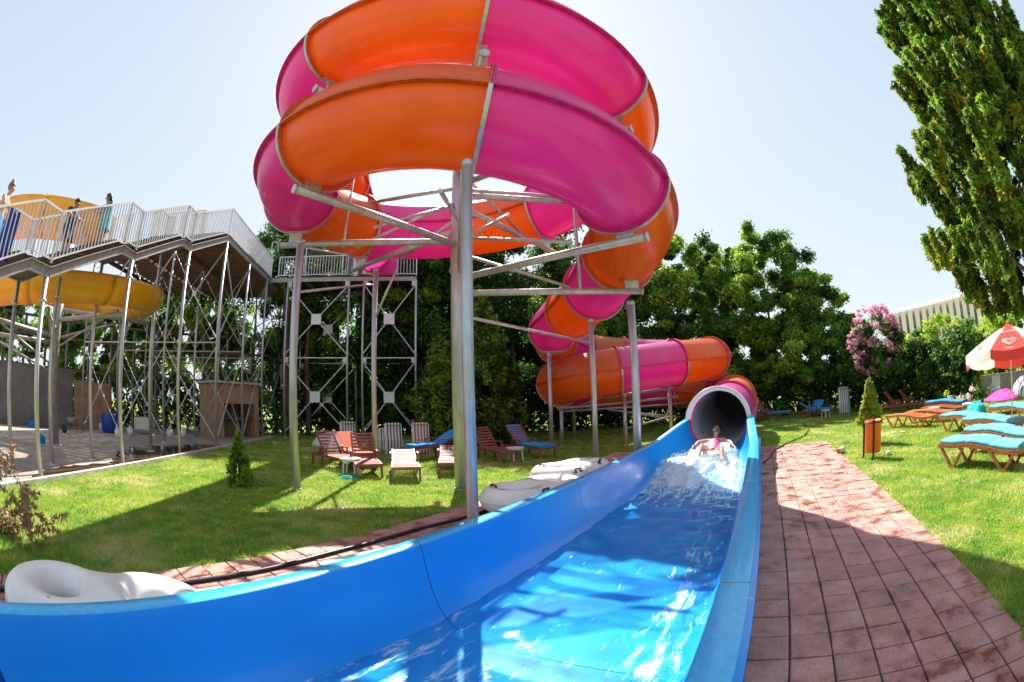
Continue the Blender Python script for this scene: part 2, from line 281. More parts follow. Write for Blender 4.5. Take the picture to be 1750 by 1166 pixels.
# ------------------------------------------------------------------ mesh builder
def rootmat(o):
    while o.parent: o = o.parent
    return Matrix.Translation(o.location) @ o.rotation_euler.to_matrix().to_4x4()
class MB:
    def __init__(s): s.v = []; s.f = []; s.m = []; s.sm = []
    def add(s, vs, fs, mi=0, smooth=False):
        b = len(s.v); s.v.extend([tuple(map(float, v)) for v in vs])
        for f in fs: s.f.append(tuple(i + b for i in f)); s.m.append(mi); s.sm.append(smooth)
        return s
    def box(s, c, size, rz=0.0, mi=0, ax=None):
        c = A(c); h = A(size) / 2
        if ax is None:
            ca, sa = math.cos(rz), math.sin(rz); ax = np.array([[ca, sa, 0], [-sa, ca, 0], [0, 0, 1]])
        ax = A(ax)
        vs = [c + ax[0] * (h[0] * i) + ax[1] * (h[1] * j) + ax[2] * (h[2] * k) for k in (-1, 1) for j in (-1, 1) for i in (-1, 1)]
        return s.add(vs, [(0, 2, 3, 1), (4, 5, 7, 6), (0, 1, 5, 4), (2, 6, 7, 3), (0, 4, 6, 2), (1, 3, 7, 5)], mi)
    def bar(s, p, q, w, h, mi=0, up=(0, 0, 1)):
        p, q = A(p), A(q); d = q - p; L = np.linalg.norm(d); d = d / L; u = A(up)
        if abs(d @ u) > 0.98: u = A((1, 0, 0))
        sd = np.cross(d, u); sd /= np.linalg.norm(sd); u = np.cross(sd, d)
        return s.box((p + q) / 2, (L, w, h), ax=[d, sd, u], mi=mi)
    def tube(s, pts, r, seg=10, cap=True, mi=0, smooth=True, flat=1.0):
        pts = [A(p) for p in pts]; n = len(pts); rr = list(r) if hasattr(r, '__len__') else [r] * n
        vs = []; pu = None
        for i, p in enumerate(pts):
            d = pts[min(i + 1, n - 1)] - pts[max(i - 1, 0)]; d /= np.linalg.norm(d) + 1e-12
            u = pu if pu is not None else (A((0, 0, 1)) if abs(d[2]) < 0.9 else A((1, 0, 0)))
            u = u - d * (u @ d); u /= np.linalg.norm(u) + 1e-12; pu = u; w = np.cross(d, u)
            for k in range(seg):
                a = 2 * math.pi * k / seg; vs.append(p + (w * math.cos(a) + u * math.sin(a) * flat) * rr[i])
        fs = [(i * seg + k, i * seg + (k + 1) % seg, (i + 1) * seg + (k + 1) % seg, (i + 1) * seg + k) for i in range(n - 1) for k in range(seg)]
        s.add(vs, fs, mi, smooth)
        if cap:
            b = len(s.v) - n * seg
            s.f.append(tuple(b + k for k in range(seg))[::-1]); s.m.append(mi); s.sm.append(False)
            s.f.append(tuple(b + (n - 1) * seg + k for k in range(seg))); s.m.append(mi); s.sm.append(False)
        return s
    def lathe(s, prof, c, seg=20, mi=0, smooth=True, sq=(1, 1)):
        c = A(c); vs = [c + A((r * math.cos(2 * math.pi * k / seg) * sq[0], r * math.sin(2 * math.pi * k / seg) * sq[1], z)) for r, z in prof for k in range(seg)]
        n = len(prof); fs = [(i * seg + k, i * seg + (k + 1) % seg, (i + 1) * seg + (k + 1) % seg, (i + 1) * seg + k) for i in range(n - 1) for k in range(seg)]
        return s.add(vs, fs, mi, smooth)
    def grid(s, fn, us, vs_, mi=0, smooth=True, closed=False):
        nu, nv = len(us), len(vs_); vs = [fn(u, v) for u in us for v in vs_]
        fs = [(i * nv + j, (i + 1) * nv + j, (i + 1) * nv + (j + 1) % nv, i * nv + (j + 1) % nv) for i in range(nu - 1) for j in range(nv if closed else nv - 1)]
        return s.add(vs, fs, mi, smooth)
    def blob(s, c, r, seg=12, mi=0, sc=(1, 1, 1), ax=None):
        pr = [(math.sin(math.pi * i / 8), -math.cos(math.pi * i / 8)) for i in range(9)]
        c = A(c); ax = np.eye(3) if ax is None else A(ax)
        vs = [c + ax[0] * (a * math.cos(2 * math.pi * k / seg) * r * sc[0]) + ax[1] * (a * math.sin(2 * math.pi * k / seg) * r * sc[1]) + ax[2] * (z * r * sc[2]) for a, z in pr for k in range(seg)]
        fs = [(i * seg + k, i * seg + (k + 1) % seg, (i + 1) * seg + (k + 1) % seg, (i + 1) * seg + k) for i in range(8) for k in range(seg)]
        return s.add(vs, fs, mi, True)
    def poly(s, pts, z, mi=0): return s.add([(p[0], p[1], z) for p in pts], [tuple(range(len(pts)))], mi)
    def slab(s, pts, z0, z1, mi=0):
        n = len(pts); vs = [(p[0], p[1], z0) for p in pts] + [(p[0], p[1], z1) for p in pts]
        fs = [tuple(range(n))[::-1], tuple(range(n, 2 * n))] + [(i, (i + 1) % n, n + (i + 1) % n, n + i) for i in range(n)]
        return s.add(vs, fs, mi)
    def build(s, name, mats, parent=None, bevel=0.0, solid=0.0):
        me = bpy.data.meshes.new(name)
        vs = np.array(s.v, float).reshape(-1, 3)
        if parent is not None:
            Mi = np.array(rootmat(parent).inverted()); vs = vs @ Mi[:3, :3].T + Mi[:3, 3]
        me.from_pydata([tuple(v) for v in vs], [], s.f)
        if not isinstance(mats, (list, tuple)): mats = [mats]
        for m in mats: me.materials.append(MT[m] if isinstance(m, str) else m)
        me.polygons.foreach_set('material_index', s.m); me.polygons.foreach_set('use_smooth', s.sm)
        me.update()
        o = bpy.data.objects.new(name, me); COL.objects.link(o)
        if parent is not None: o.parent = parent
        if solid: md = o.modifiers.new('solid', 'SOLIDIFY'); md.thickness = solid; md.offset = 0
        if bevel: md = o.modifiers.new('bevel', 'BEVEL'); md.width = bevel; md.segments = 2; md.limit_method = 'ANGLE'; md.angle_limit = R_(40)
        return o
def tag(o, label=None, cat=None, group=None, kind=None):
    if label: o['label'] = label
    if cat: o['category'] = cat
    if group: o['group'] = group
    if kind: o['kind'] = kind
    return o
def thing(name, label, cat, loc=(0, 0, 0), rz=0.0, group=None):
    o = bpy.data.objects.new(name, None); COL.objects.link(o); o.empty_display_size = 0.2
    o.location = tuple(map(float, loc)); o.rotation_euler = (0, 0, rz)
    return tag(o, label, cat, group)
def copy_tree(o, parent=None):
    c = o.copy(); COL.objects.link(c); c.parent = parent
    for ch in list(o.children): copy_tree(ch, c)
    return c
def place(o, loc, rz, label, cat=None, group=None):
    o.location = tuple(map(float, loc)); o.rotation_euler = (0, 0, rz); tag(o, label, cat, group); return o
class Kit:                                  # first call returns the prototype itself, later calls copies of it
    def __init__(s, o): s.o = o; s.used = False
    def put(s, loc, rz, label, group=None):
        o = copy_tree(s.o) if s.used else s.o; s.used = True
        return place(o, loc, rz, label, None, group)
def npmesh(name, V, F, mats, mi=None, parent=None, smooth=False):
    me = bpy.data.meshes.new(name); V = np.asarray(V, np.float32); F = np.asarray(F, np.int32); k = F.shape[1]
    if parent is not None:
        Mi = np.array(rootmat(parent).inverted()); V = (V @ Mi[:3, :3].T + Mi[:3, 3]).astype(np.float32)
    me.vertices.add(len(V)); me.vertices.foreach_set('co', V.ravel())
    me.loops.add(F.size); me.loops.foreach_set('vertex_index', F.ravel())
    me.polygons.add(len(F)); me.polygons.foreach_set('loop_start', np.arange(0, F.size, k, dtype=np.int32)); me.polygons.foreach_set('loop_total', np.full(len(F), k, np.int32))
    for m in mats: me.materials.append(MT[m])
    if mi is not None: me.polygons.foreach_set('material_index', np.asarray(mi, np.int32))
    if smooth: me.polygons.foreach_set('use_smooth', np.ones(len(F), bool))
    me.update(calc_edges=True); me.validate()
    o = bpy.data.objects.new(name, me); COL.objects.link(o)
    if parent is not None: o.parent = parent
    return o
def unit(a): return a / (np.linalg.norm(a, axis=-1, keepdims=True) + 1e-9)
def leaves(name, cen, rad, per, size, mats, probs, parent, flat=0.0, aspect=1.7, droop=0.0, squash=0.8):
    """cen (k,3) clump centres, rad (k,) clump radii, per leaves per clump."""
    k = len(cen); g = RNG
    off = g.normal(size=(k, per, 3)); off = unit(off) * (g.random((k, per, 1)) ** 0.6) * (.75 + .55 * g.random((k, per, 1)) ** 2) * np.asarray(rad)[:, None, None] * (.65 + .75 * g.random((k, 1, 3)))
    off[..., 2] *= squash
    c = (np.asarray(cen)[:, None, :] + off).reshape(-1, 3); n = len(c)
    nr = unit(unit(off.reshape(-1, 3)) * 0.7 + g.normal(size=(n, 3)) * 0.6 + np.array([0, 0, 0.35]))
    t = unit(np.cross(nr, g.normal(size=(n, 3)))); t[:, 2] -= droop; t = unit(t); b = unit(np.cross(nr, t))
    sz = (size * (0.6 + 0.8 * g.random(n)))[:, None]
    V = np.stack([c - t * sz * aspect * .5, c + b * sz * .42 + nr * sz * .1, c + t * sz * aspect * .5, c - b * sz * .42 + nr * sz * .1], 1).reshape(-1, 3)
    F = np.arange(4 * n).reshape(-1, 4)
    cm = g.choice(len(mats), size=k, p=probs); mi = np.repeat(cm, per)
    fl = g.random(n) < 0.2; mi = np.where(fl, g.choice(len(mats), size=n, p=probs), mi)
    return npmesh(name, V, F, mats, mi, parent)

# ================================================================== SETTING: ground, pavers, yard
def sn(pts): return [P(s, n)[:2] for s, n in pts]
g = MB()
for q in ([(-60, -200), (250, -200), (250, -2.44), (-60, -2.44)], [(-60, 0.05), (250, 0.05), (250, 200), (-60, 200)],
          [(-60, -2.44), (-3.6, -2.44), (-3.6, 0.05), (-60, 0.05)], [(11.5, -2.44), (250, -2.44), (250, 0.05), (11.5, 0.05)]):
    g.add([(x, y, 0) for x, y in sn(q)][::-1], [(0, 1, 2, 3)])
tag(g.build('lawn', 'turf'), kind='structure')
KERB = [(-6.6, -4.0), (-7.5, 0.0), (-8.13, 2.91), (-9.1, 7.27), (-10.2, 12.2), (-11.41, 17.85), (-11.75, 19.6)]
yard = KERB + [(-20, 21.5), (-60, 26), (-60, -20), (-6.6, -20)]
tag(MB().slab(yard, -0.05, 0.02).build('concrete_yard', 'concrete'), kind='structure')
k = MB()
for a, b in zip(KERB[:-1], KERB[1:]):
    k.bar((*a, 0.035), (*b, 0.035), 0.12, 0.11)
k.bar((-11.75, 19.6, 0.035), (-15.5, 20.3, 0.035), 0.12, 0.11)
tag(k.build('kerb', 'kerb', bevel=0.01), kind='structure')

def kerbx(y): return np.interp(y, [p[1] for p in KERB], [p[0] for p in KERB])
def puddle(name, ys, inn, out, seed):
    r = np.random.default_rng(seed); L = []; Rr = []
    for i, y in enumerate(ys):
        w = math.sin(math.pi * i / (len(ys) - 1)) ** 0.6
        L.append((kerbx(y) - inn - (out - inn) * w * (0.75 + 0.5 * r.random()), y)); Rr.append((kerbx(y) - inn + 0.05 * r.random() - 0.1 * (1 - w), y))
    return MB().poly(Rr + L[::-1], 0.026).build(name, 'puddle')
tag(puddle('puddle', np.linspace(4.0, 7.4, 16), 0.28, 1.05, 3), kind='structure')
tag(puddle('puddle', np.linspace(7.0, 14.4, 26), 0.16, 2.3, 5), kind='structure')

TW, TL = 0.2927, 0.2996
def pavers(name, s0, s1, cols, n0, ragged, seed):
    r = np.random.default_rng(seed); b = MB(); tint = []
    i0 = int(math.floor((s0 - 2.489) / TL)); i1 = int(math.ceil((s1 - 2.489) / TL))
    for i in range(i0, i1):
        for j in range(cols):
            if ragged(i, j, r): continue
            s = 2.489 + i * TL; n = n0 + j * TW; gp = 0.006; bv = 0.007
            z = 0.020 + r.normal() * 0.0012; tl = r.normal(size=2) * 0.0015
            o = [(s + gp, n + gp), (s + TL - gp, n + gp), (s + TL - gp, n + TW - gp), (s + gp, n + TW - gp)]
            q = [(s + gp + bv, n + gp + bv), (s + TL - gp - bv, n + gp + bv), (s + TL - gp - bv, n + TW - gp - bv), (s + gp + bv, n + TW - gp - bv)]
            vs = [P(a, c, -0.01) for a, c in o] + [P(a, c, z - 0.006) for a, c in o] + [P(a, c, z + tl[0] * (1 if k in (1, 2) else -1) + tl[1] * (1 if k > 1 else -1)) for k, (a, c) in enumerate(q)]
            b.add(vs, [(11, 10, 9, 8)] + [(x, x + 4, (x + 1) % 4 + 4, (x + 1) % 4) for x in range(4)] + [(x + 4, x + 8, (x + 1) % 4 + 8, (x + 1) % 4 + 4) for x in range(4)])
            v = 0.86 + 0.22 * r.random(); tint += [(v, v * (0.93 + 0.1 * r.random()), v * (0.93 + 0.1 * r.random()), 1)] * 9
    o = b.build(name, 'paver'); at = o.data.color_attributes.new('tint', 'FLOAT_COLOR', 'CORNER')
    arr = []
    for pi, p in enumerate(o.data.polygons): arr += list(tint[pi]) * p.loop_total
    at.data.foreach_set('color', arr)
    return tag(o, kind='structure')
pavers('paving', -3.5, 13.2, 7, 0.055, lambda i, j, r: j == 6 and r.random() < 0.12 and i > 30, 1)
pavers('paving', -3.5, 13.0, 7, -4.47, lambda i, j, r: False, 2)
b = MB()
b.add([P(-3.5, 0.05, 0.008), P(13.2, 0.05, 0.008), P(13.2, 2.09, 0.008), P(-3.5, 2.09, 0.008)][::-1], [(0, 1, 2, 3)])
b.add([P(-3.5, -4.46, 0.008), P(13, -4.46, 0.008), P(13, -2.44, 0.008), P(-3.5, -2.44, 0.008)][::-1], [(0, 1, 2, 3)])
tag(b.build('paving_bed', 'dark'), kind='structure')

# ================================================================== BLUE RUN-OUT CHANNEL
MC = (-1.01, 1.0); MR = 0.72                    # mouth of the tube: centre (n, z) and inner radius, at s = 11
def sst(a, b, x): t = min(1, max(0, (x - a) / (b - a))); return t * t * (3 - 2 * t)
Lp = [(-2.31, .60), (-2.285, .48), (-2.26, .36), (-2.235, .26), (-2.20, .17), (-2.165, .095), (-2.12, .03), (-2.06, -.02), (-2.0, -.05), (-1.92, -.078), (-1.84, -.09), (-1.70, -.098)]
Fp = [(-1.5, -.1), (-1.2, -.1), (-0.9, -.1), (-0.65, -.1), (-0.5, -.095)]
Rp = [(-0.43, -.08), (-0.37, -.045), (-0.32, .01), (-0.285, .08), (-0.26, .17), (-0.235, .3), (-0.21, .45), (-0.185, .60)]
BASEP = np.array(Lp + Fp + Rp)
def circ():
    n = len(BASEP); a = np.linspace(R_(176), R_(364), n)
    return np.stack([MC[0] + MR * np.cos(a), MC[1] + MR * np.sin(a)], 1)
CIRC = circ()
def prof(s):
    lift = 0.33 * sst(6.2, 11.3, s)
    p = BASEP.copy(); t = (p[:, 1] + .1) / .7
    p[:, 1] += lift * (1 - t) + 0.03 * sst(6, 10, s) * t
    w = sst(9.6, 11.0, s) ** 1.3
    q = p * (1 - w) + CIRC * w
    # right wall climbs earlier than the left one
    wr = sst(8.6, 11.0, s); k = slice(len(BASEP) - 8, len(BASEP)); q[k] = p[k] * (1 - wr) + CIRC[k] * wr
    return q
RUN = thing('slide_channel', 'long open blue water channel that carries riders from the tube mouth past the camera', 'water slide', P(3, -1.2, 0))
SEAMS = [-4.0, -0.85, 2.4, 5.35, 8.1, 11.0]
for a, b_ in zip(SEAMS[:-1], SEAMS[1:]):
    ss = np.linspace(a + .004, b_ - .004, 14 if b_ < 9 else 26); m = MB()
    m.grid(lambda s, j: P(s, *prof(s)[int(j)]), ss, np.arange(len(BASEP)), mi=0)
    def outer(s, j):
        q = prof(s); l, r = q[0], q[-1]
        o = [(r[0] + .004, r[1] + .018), (r[0] + .02, r[1] + .03), (r[0] + .175, r[1] + .03), (r[0] + .187, r[1] + .022), (r[0] + .19, r[1] - .07), (0.045 if s < 9.5 else r[0] + .16, r[1] - .09), (0.045 if s < 9.5 else r[0] + .15, -0.06)][int(j)]
        return P(s, *o)
    m.grid(lambda s, j: P(s, *((prof(s)[-1][0], prof(s)[-1][1]) if j == 0 else (prof(s)[-1][0] + .004, prof(s)[-1][1] + .018))), ss, [0, 1], mi=0)
    m.grid(outer, ss, range(0, 4), mi=1); m.grid(outer, ss, range(3, 7), mi=0, smooth=False)
    def outl(s, j):
        l = prof(s)[0]
        o = [(l[0], l[1]), (l[0] - .004, l[1] + .018), (l[0] - .02, l[1] + .03), (l[0] - .125, l[1] + .03), (l[0] - .14, l[1] + .02), (l[0] - .142, l[1] - .07), (l[0] - .12, l[1] - .09), (l[0] - .12, -0.06)][int(j)]
        return P(s, *o)
    m.grid(outl, ss, range(0, 2), mi=0); m.grid(outl, ss, range(1, 5), mi=1); m.grid(outl, ss, range(4, 8), mi=0, smooth=False)
    o = m.build('channel_section', ['blue', 'blue_rim'] if a > -3 else ['blue_shaded', 'blue_rim'], RUN)
# seams: dark joint plus a thin raised lip
for s in SEAMS[1:-1]:
    m = MB(); q = prof(s); l, r = q[0], q[-1]
    full = np.array([(l[0] - .14, l[1] + .026), (l[0] - .02, l[1] + .026)] + list(map(tuple, q)) + [(r[0] + .02, r[1] + .026), (r[0] + .185, r[1] + .026)])
    dn = full.copy(); dn[2:-2, 1] -= 0.004
    m.grid(lambda a, j: P(s + a, *dn[int(j)]), [-.012, .012], range(len(full)))
    m.build('channel_joint', 'dark', RUN)
# water in the channel: local x runs along the channel
W0 = P(3, -1.2, 0)
wt = MB(); ss = np.linspace(-3.9, 9.9, 300)
def wz(s, n):
    z = 0.03 + 0.30 * sst(7.4, 10.3, s)
    z += 0.006 * math.sin(7.3 * s + 4 * n) * math.sin(3.1 * s - 5 * n) + 0.004 * math.sin(13 * s + 9 * n + 2 * math.sin(3 * n)) + 0.002 * math.sin(23 * s - 14 * n + 3 * math.sin(2 * s))
    return z
def wl(s, j):
    q = prof(s); z = 0.03 + 0.30 * sst(7.4, 10.3, s)
    nl = np.interp(-z, -q[:14, 1], q[:14, 0]) + .0; nr = np.interp(z, q[14:, 1], q[14:, 0])
    n = nl + (nr - nl) * j / 60
    return s, n
vs = [];
for s in ss:
    for j in range(61):
        a, n = wl(s, j); vs.append(P(a, n, wz(a, n)))
fs = [(i * 61 + j, i * 61 + j + 1, (i + 1) * 61 + j + 1, (i + 1) * 61 + j) for i in range(len(ss) - 1) for j in range(60)]
ang = math.atan2(D[1], D[0]); ca, sa = math.cos(ang), math.sin(ang)
V = np.array(vs) - W0; V2 = np.stack([V[:, 0] * ca + V[:, 1] * sa, -V[:, 0] * sa + V[:, 1] * ca, V[:, 2]], 1)
wo = npmesh('water', V2, fs, ['water'], smooth=True); wo.location = W0; wo.rotation_euler = (0, 0, ang)
fa = wo.data.attributes.new('foam', 'FLOAT', 'POINT'); fv = []
for s in ss:
    for j in range(61):
        f = 0.16 * sst(5.6, 8.0, s) + 0.07 * sst(3.2, 1.4, s) + 0.10 * max(0, 1 - abs(j - 52) / 9) * sst(7, 5, s) + 0.03 * abs(j / 30 - 1) - 0.02
        fv.append(f)
fa.data.foreach_set('value', fv)
tag(wo, kind='structure')

# ================================================================== TUBE SLIDE
SL = thing('tube_slide', 'tall orange and pink spiral tube slide on galvanised steel posts', 'water slide', (-1.03, 8.8, 0))
RC = np.array([-1.03, 8.8]); RR = 3.57; TR = 0.80
def ringz(a): return float(np.interp(a, [180, 540, 590, 630, 650, 686, 700, 720, 760], [8.44, 6.22, 5.94, 5.68, 5.50, 5.22, 5.07, 4.93, 4.75]))
def ringp(a, r=RR, dz=0.0): return np.array([RC[0] + r * math.cos(R_(a)), RC[1] + r * math.sin(R_(a)), ringz(a) + dz])
line = []; joints = []
for t in np.linspace(0, 1, 41)[:-1]:
    p = A((-6.7, 20.3, 8.95)) * (1 - t) + A((-4.62, 9.0, 8.25)) * t
    if len(line) % 10 == 0: joints.append(len(line))
    line.append(p)
for a in np.arange(180, 731.3, 3.75):
    if abs((a - 191.25) % 45) < 1e-6: joints.append(len(line))
    line.append(ringp(a))
ctl = [ringp(718), ringp(731.25), A((2.3, 11.6, 4.68)), A((1.95, 13.8, 4.50)), A((1.5, 16.1, 4.30)), A((1.9, 18.6, 4.10)), A((3.5, 20.6, 3.92)), A((6.0, 21.2, 3.72)),
       A((8.1, 20.0, 3.42)), A((8.55, 17.8, 3.18)), A((7.1, 16.1, 2.96)), A((4.7, 15.5, 2.76)), A((2.5, 15.8, 2.55)), A((1.75, 17.6, 2.30)), A((3.0, 19.8, 2.15)), A((5.5, 20.7, 2.0)), A((7.9, 19.9, 1.85)), A((8.8, 17.6, 1.62)), A((8.0, 14.9, 1.36)), A((6.55, 12.6, 1.12)), P(11, MC[0], MC[1]), P(8.5, MC[0], MC[1] - .1)]
def catmull(c, n=14):
    o = []
    for i in range(1, len(c) - 2):
        for t in np.linspace(0, 1, n, endpoint=False):
            p0, p1, p2, p3 = c[i - 1], c[i], c[i + 1], c[i + 2]
            o.append(0.5 * ((2 * p1) + (p2 - p0) * t + (2 * p0 - 5 * p1 + 4 * p2 - p3) * t * t + (3 * p1 - p0 - 3 * p2 + p3) * t ** 3))
    o.append(c[-2]); return o
sp_ = catmull(ctl)[1:]
acc = 0; last = line[-1]; base = len(line); tot = sum(np.linalg.norm(b - a) for a, b in zip([last] + sp_[:-1], sp_)); stp = 2.29; nxt = stp
for p in sp_:
    acc += np.linalg.norm(p - last); last = p; line.append(p)
    if acc >= nxt - 0.08 and nxt < tot - 1.2: joints.append(len(line) - 1); nxt += stp if nxt < 24 else 2.72
joints.append(len(line) - 1)
line = np.array(line)
def frame(i):
    d = line[min(i + 1, len(line) - 1)] - line[max(i - 1, 0)]; d = d / np.linalg.norm(d)
    sd = np.cross(d, (0, 0, 1)); sd /= np.linalg.norm(sd); return d, sd, np.cross(sd, d)
def tp(i, a, r):
    d, sd, u = frame(i); return line[i] + (sd * math.cos(a) + u * math.sin(a)) * r
AN = [2 * math.pi * k / 40 for k in range(40)]
ncol0 = joints.index(43)
for k in range(len(joints) - 1):
    i0, i1 = joints[k], joints[k + 1]; colr = ('pink', 'orange')[(k - ncol0) % 2]; last_seg = k == len(joints) - 2
    m = MB(); idx = list(range(i0, i1 + 1)); m.grid(lambda i, a: tp(i, a, TR), idx, [math.pi + math.pi * k_ / 20 for k_ in range(21)])
    for sgn in (0, math.pi):                                        # side flanges along the middle
        for dd in (0.0,):
            def fl(i, j):
                c, s_ = [(TR - .01, .02), (TR + .095, .02), (TR + .095, -.02), (TR - .01, -.02)][int(j)]
                d, sd, u = frame(i); return line[i] + sd * (c if sgn == 0 else -c) + u * s_
            m.grid(fl, idx, range(4), mi=1, closed=True, smooth=False)
    for e, i in ((1, i0), (-1, i1)):                                # end flanges
        d, sd, u = frame(i); rr = [(TR - .005, .0), (TR + .088, .0), (TR + .088, .022), (TR, .022)]
        if last_seg and i == i1: continue
        m.grid(lambda a, j: line[i] + d * (e * (0.004 + rr[int(j)][1])) + (sd * math.cos(a) + u * math.sin(a)) * rr[int(j)][0], AN + [2 * math.pi], range(4), mi=1, smooth=False)
        for q in range(26):                                         # bolts round the joint
            a = 2 * math.pi * q / 26; c0 = line[i] + (sd * math.cos(a) + u * math.sin(a)) * (TR + .05); m.tube([c0 + d * e * .02, c0 + d * e * .045], .013, 6, mi=2)
    st = max(1, len(idx) // 6)
    for i in idx[1:-1:st]:
        for sg in (1, -1):
            d, sd, u = frame(i); c0 = line[i] + sd * sg * (TR + .05); m.tube([c0 - u * .045, c0 + u * .045], .013, 6, mi=2)
    m.build('lower_shell', [colr, colr + '_dk', 'bolt'], SL)
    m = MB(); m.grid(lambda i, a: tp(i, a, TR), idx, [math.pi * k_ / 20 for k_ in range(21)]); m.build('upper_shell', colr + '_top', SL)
for k in joints[1:-1]:                                              # galvanised strap under each joint
    d, sd, u = frame(k); m = MB(); rr = [(TR + .089, -.03), (TR + .105, -.03), (TR + .105, .03), (TR + .089, .03)]
    aa = np.linspace(R_(-178), R_(-2), 28)
    m.grid(lambda a, j: line[k] + d * rr[int(j)][1] + (sd * math.cos(a) + u * math.sin(a)) * rr[int(j)][0], aa, range(4), closed=True, smooth=False)
    m.build('joint_strap', 'galv', SL)
# mouth
i1 = len(line) - 1; d, sd, u = frame(i1); m = MB(); mo = P(11, *MC)
def mring(a, j):
    r, x = [(MR, -5.0), (MR, .0), (MR + .015, .012), (MR + .105, .012), (MR + .115, .0), (MR + .115, -.12), (TR, -.12)][int(j)]
    return mo - P(1, 0) * x * -1 * -1 * -1 * -1 + (P(0, 1) * math.cos(a) + A((0, 0, 1)) * math.sin(a)) * r if False else mo + (-P(1, 0)) * x + (P(0, 1) * math.cos(a) + A((0, 0, 1)) * math.sin(a)) * r
m.grid(mring, AN + [2 * math.pi], range(1, 7)); m.build('slide_mouth', 'grey_gel', SL)
m = MB(); m.grid(lambda i, a: tp(i, a, MR - .002), list(range(joints[-6], i1)), AN, closed=True)
for j in joints[-6:-1]:
    d, sd, u = frame(j); m.grid(lambda a, q: line[j] + d * q + (sd * math.cos(a) + u * math.sin(a)) * (MR - .012), AN + [2 * math.pi], [-.02, .02])
m.build('tube_lining', 'grey_gel', SL)

# steelwork of the spiral
m = MB(); m.tube([(RC[0], RC[1], -.1), (RC[0], RC[1], 8.2)], .175, 24); m.tube([(RC[0], RC[1], 8.2), (RC[0], RC[1], 10.7)], .135, 24)
m.lathe([(.0, .09), (.08, .075), (.14, .0), (.145, -.12)], (RC[0], RC[1], 10.7), 24); m.lathe([(.2, 0.0), (.2, .02), (.18, .02)], (RC[0], RC[1], 0), 24)
m.build('centre_column', 'galv', SL)
def spoke(a, r=3.95, dz=-1.17, rad=.068, z=None):
    zz = ringz(a) + dz if z is None else z
    e = np.array([RC[0] + r * math.cos(R_(a)), RC[1] + r * math.sin(R_(a)), zz]); c = np.array([RC[0], RC[1], zz])
    m = MB(); m.tube([c, e], rad, 14); m.tube([e - (e - c) / np.linalg.norm(e - c) * .02, e + (e - c) / np.linalg.norm(e - c) * .015], rad + .012, 14)
    q = RC + (e[:2] - RC) * (RR / r); m.box((q[0], q[1], zz + .17), (.30, .05, .22), rz=R_(a)); m.box((q[0], q[1], zz + .285), (.55, .12, .02), rz=R_(a))
    m.build('support_beam', 'galv', SL); return c, e
SP = {}
for a in (415, 460, 504, 550, 685, 722): SP[a] = spoke(a, r=3.8 if a == 722 else 3.95, dz=-1.02 if a > 600 else -1.15)
SP[595] = spoke(595, dz=-.98, r=3.9)
c_ = A((-.48, 4.62, 4.34)); m = MB(); m.tube([(RC[0], RC[1], 4.34), c_], .06, 14); m.build('support_beam', 'galv', SL)
for a in (191, 236, 281, 326, 371): SP[a] = spoke(a, r=3.95)
def pole(x, y, z, r=.068, name='support_post'):
    m = MB(); m.tube([(x, y, -.02), (x, y, z)], r, 16); m.lathe([(0, .03), (r * .7, .025), (r * 1.12, 0), (r * 1.12, -.06), (r, -.07)], (x, y, z), 16); m.lathe([(r + .02, 0.0), (r + .02, .02), (r, .03)], (x, y, 0), 16)
    return m.build(name, 'galv', SL)
pole(-.46, 4.62, 4.47, .064)
pole(-4.27, 7.95, ringz(549) - 1.17, .085)
pole(2.08, 11.56, 3.80, .072)
pole(2.60, 9.35, ringz(720) - 1.17, .088)
pole(1.26, 15.54, 3.35, .07)
pole(-3.62, 11.3, ringz(495) - 1.17, .07)
m = MB()
for p, q, r in [((-3.55, 8.62, ringz(549) - 1.17), (-3.55, 8.85, 7.2), .03), ((1.42, 8.85, ringz(720) - 1.02), (1.42, 8.85, 6.1), .034),
    ((RC[0], RC[1], 4.75), (1.2, 8.85, 3.98), .034), ((RC[0], RC[1], 6.7), (.35, 10.9, 5.95), .034), ((RC[0], RC[1], 6.25), (1.9, 9.2, 6.1), .045), ((RC[0], RC[1], 5.1), (1.0, 6.8, 4.2), .034),
    ((RC[0], RC[1], 6.0), (-3.3, 8.8, 5.05), .034), ((RC[0], RC[1], 5.9), (-2.4, 7.2, 4.8), .03), ((RC[0], RC[1], 6.3), (-3.2, 9.3, 6.35), .045), ((RC[0], RC[1], 5.6), (-2.7, 10.5, 5.3), .034),
    ((RC[0], RC[1], 3.45), (2.08, 11.5, 3.15), .034), ((.0, 8.8, 5.6), (RC[0] + .3, 7.1, 4.45), .03), ((RC[0], RC[1], 5.45), (-.9, 5.4, 4.5), .034),
    ((-4.27, 7.95, 3.9), (-3.62, 11.3, 4.9), .03), ((-3.62, 11.3, 3.9), (-2.9, 10.9, 5.2), .03)]:
    q2 = MB(); q2.tube([p, q], r, 10); q2.build('brace', 'galv', SL)
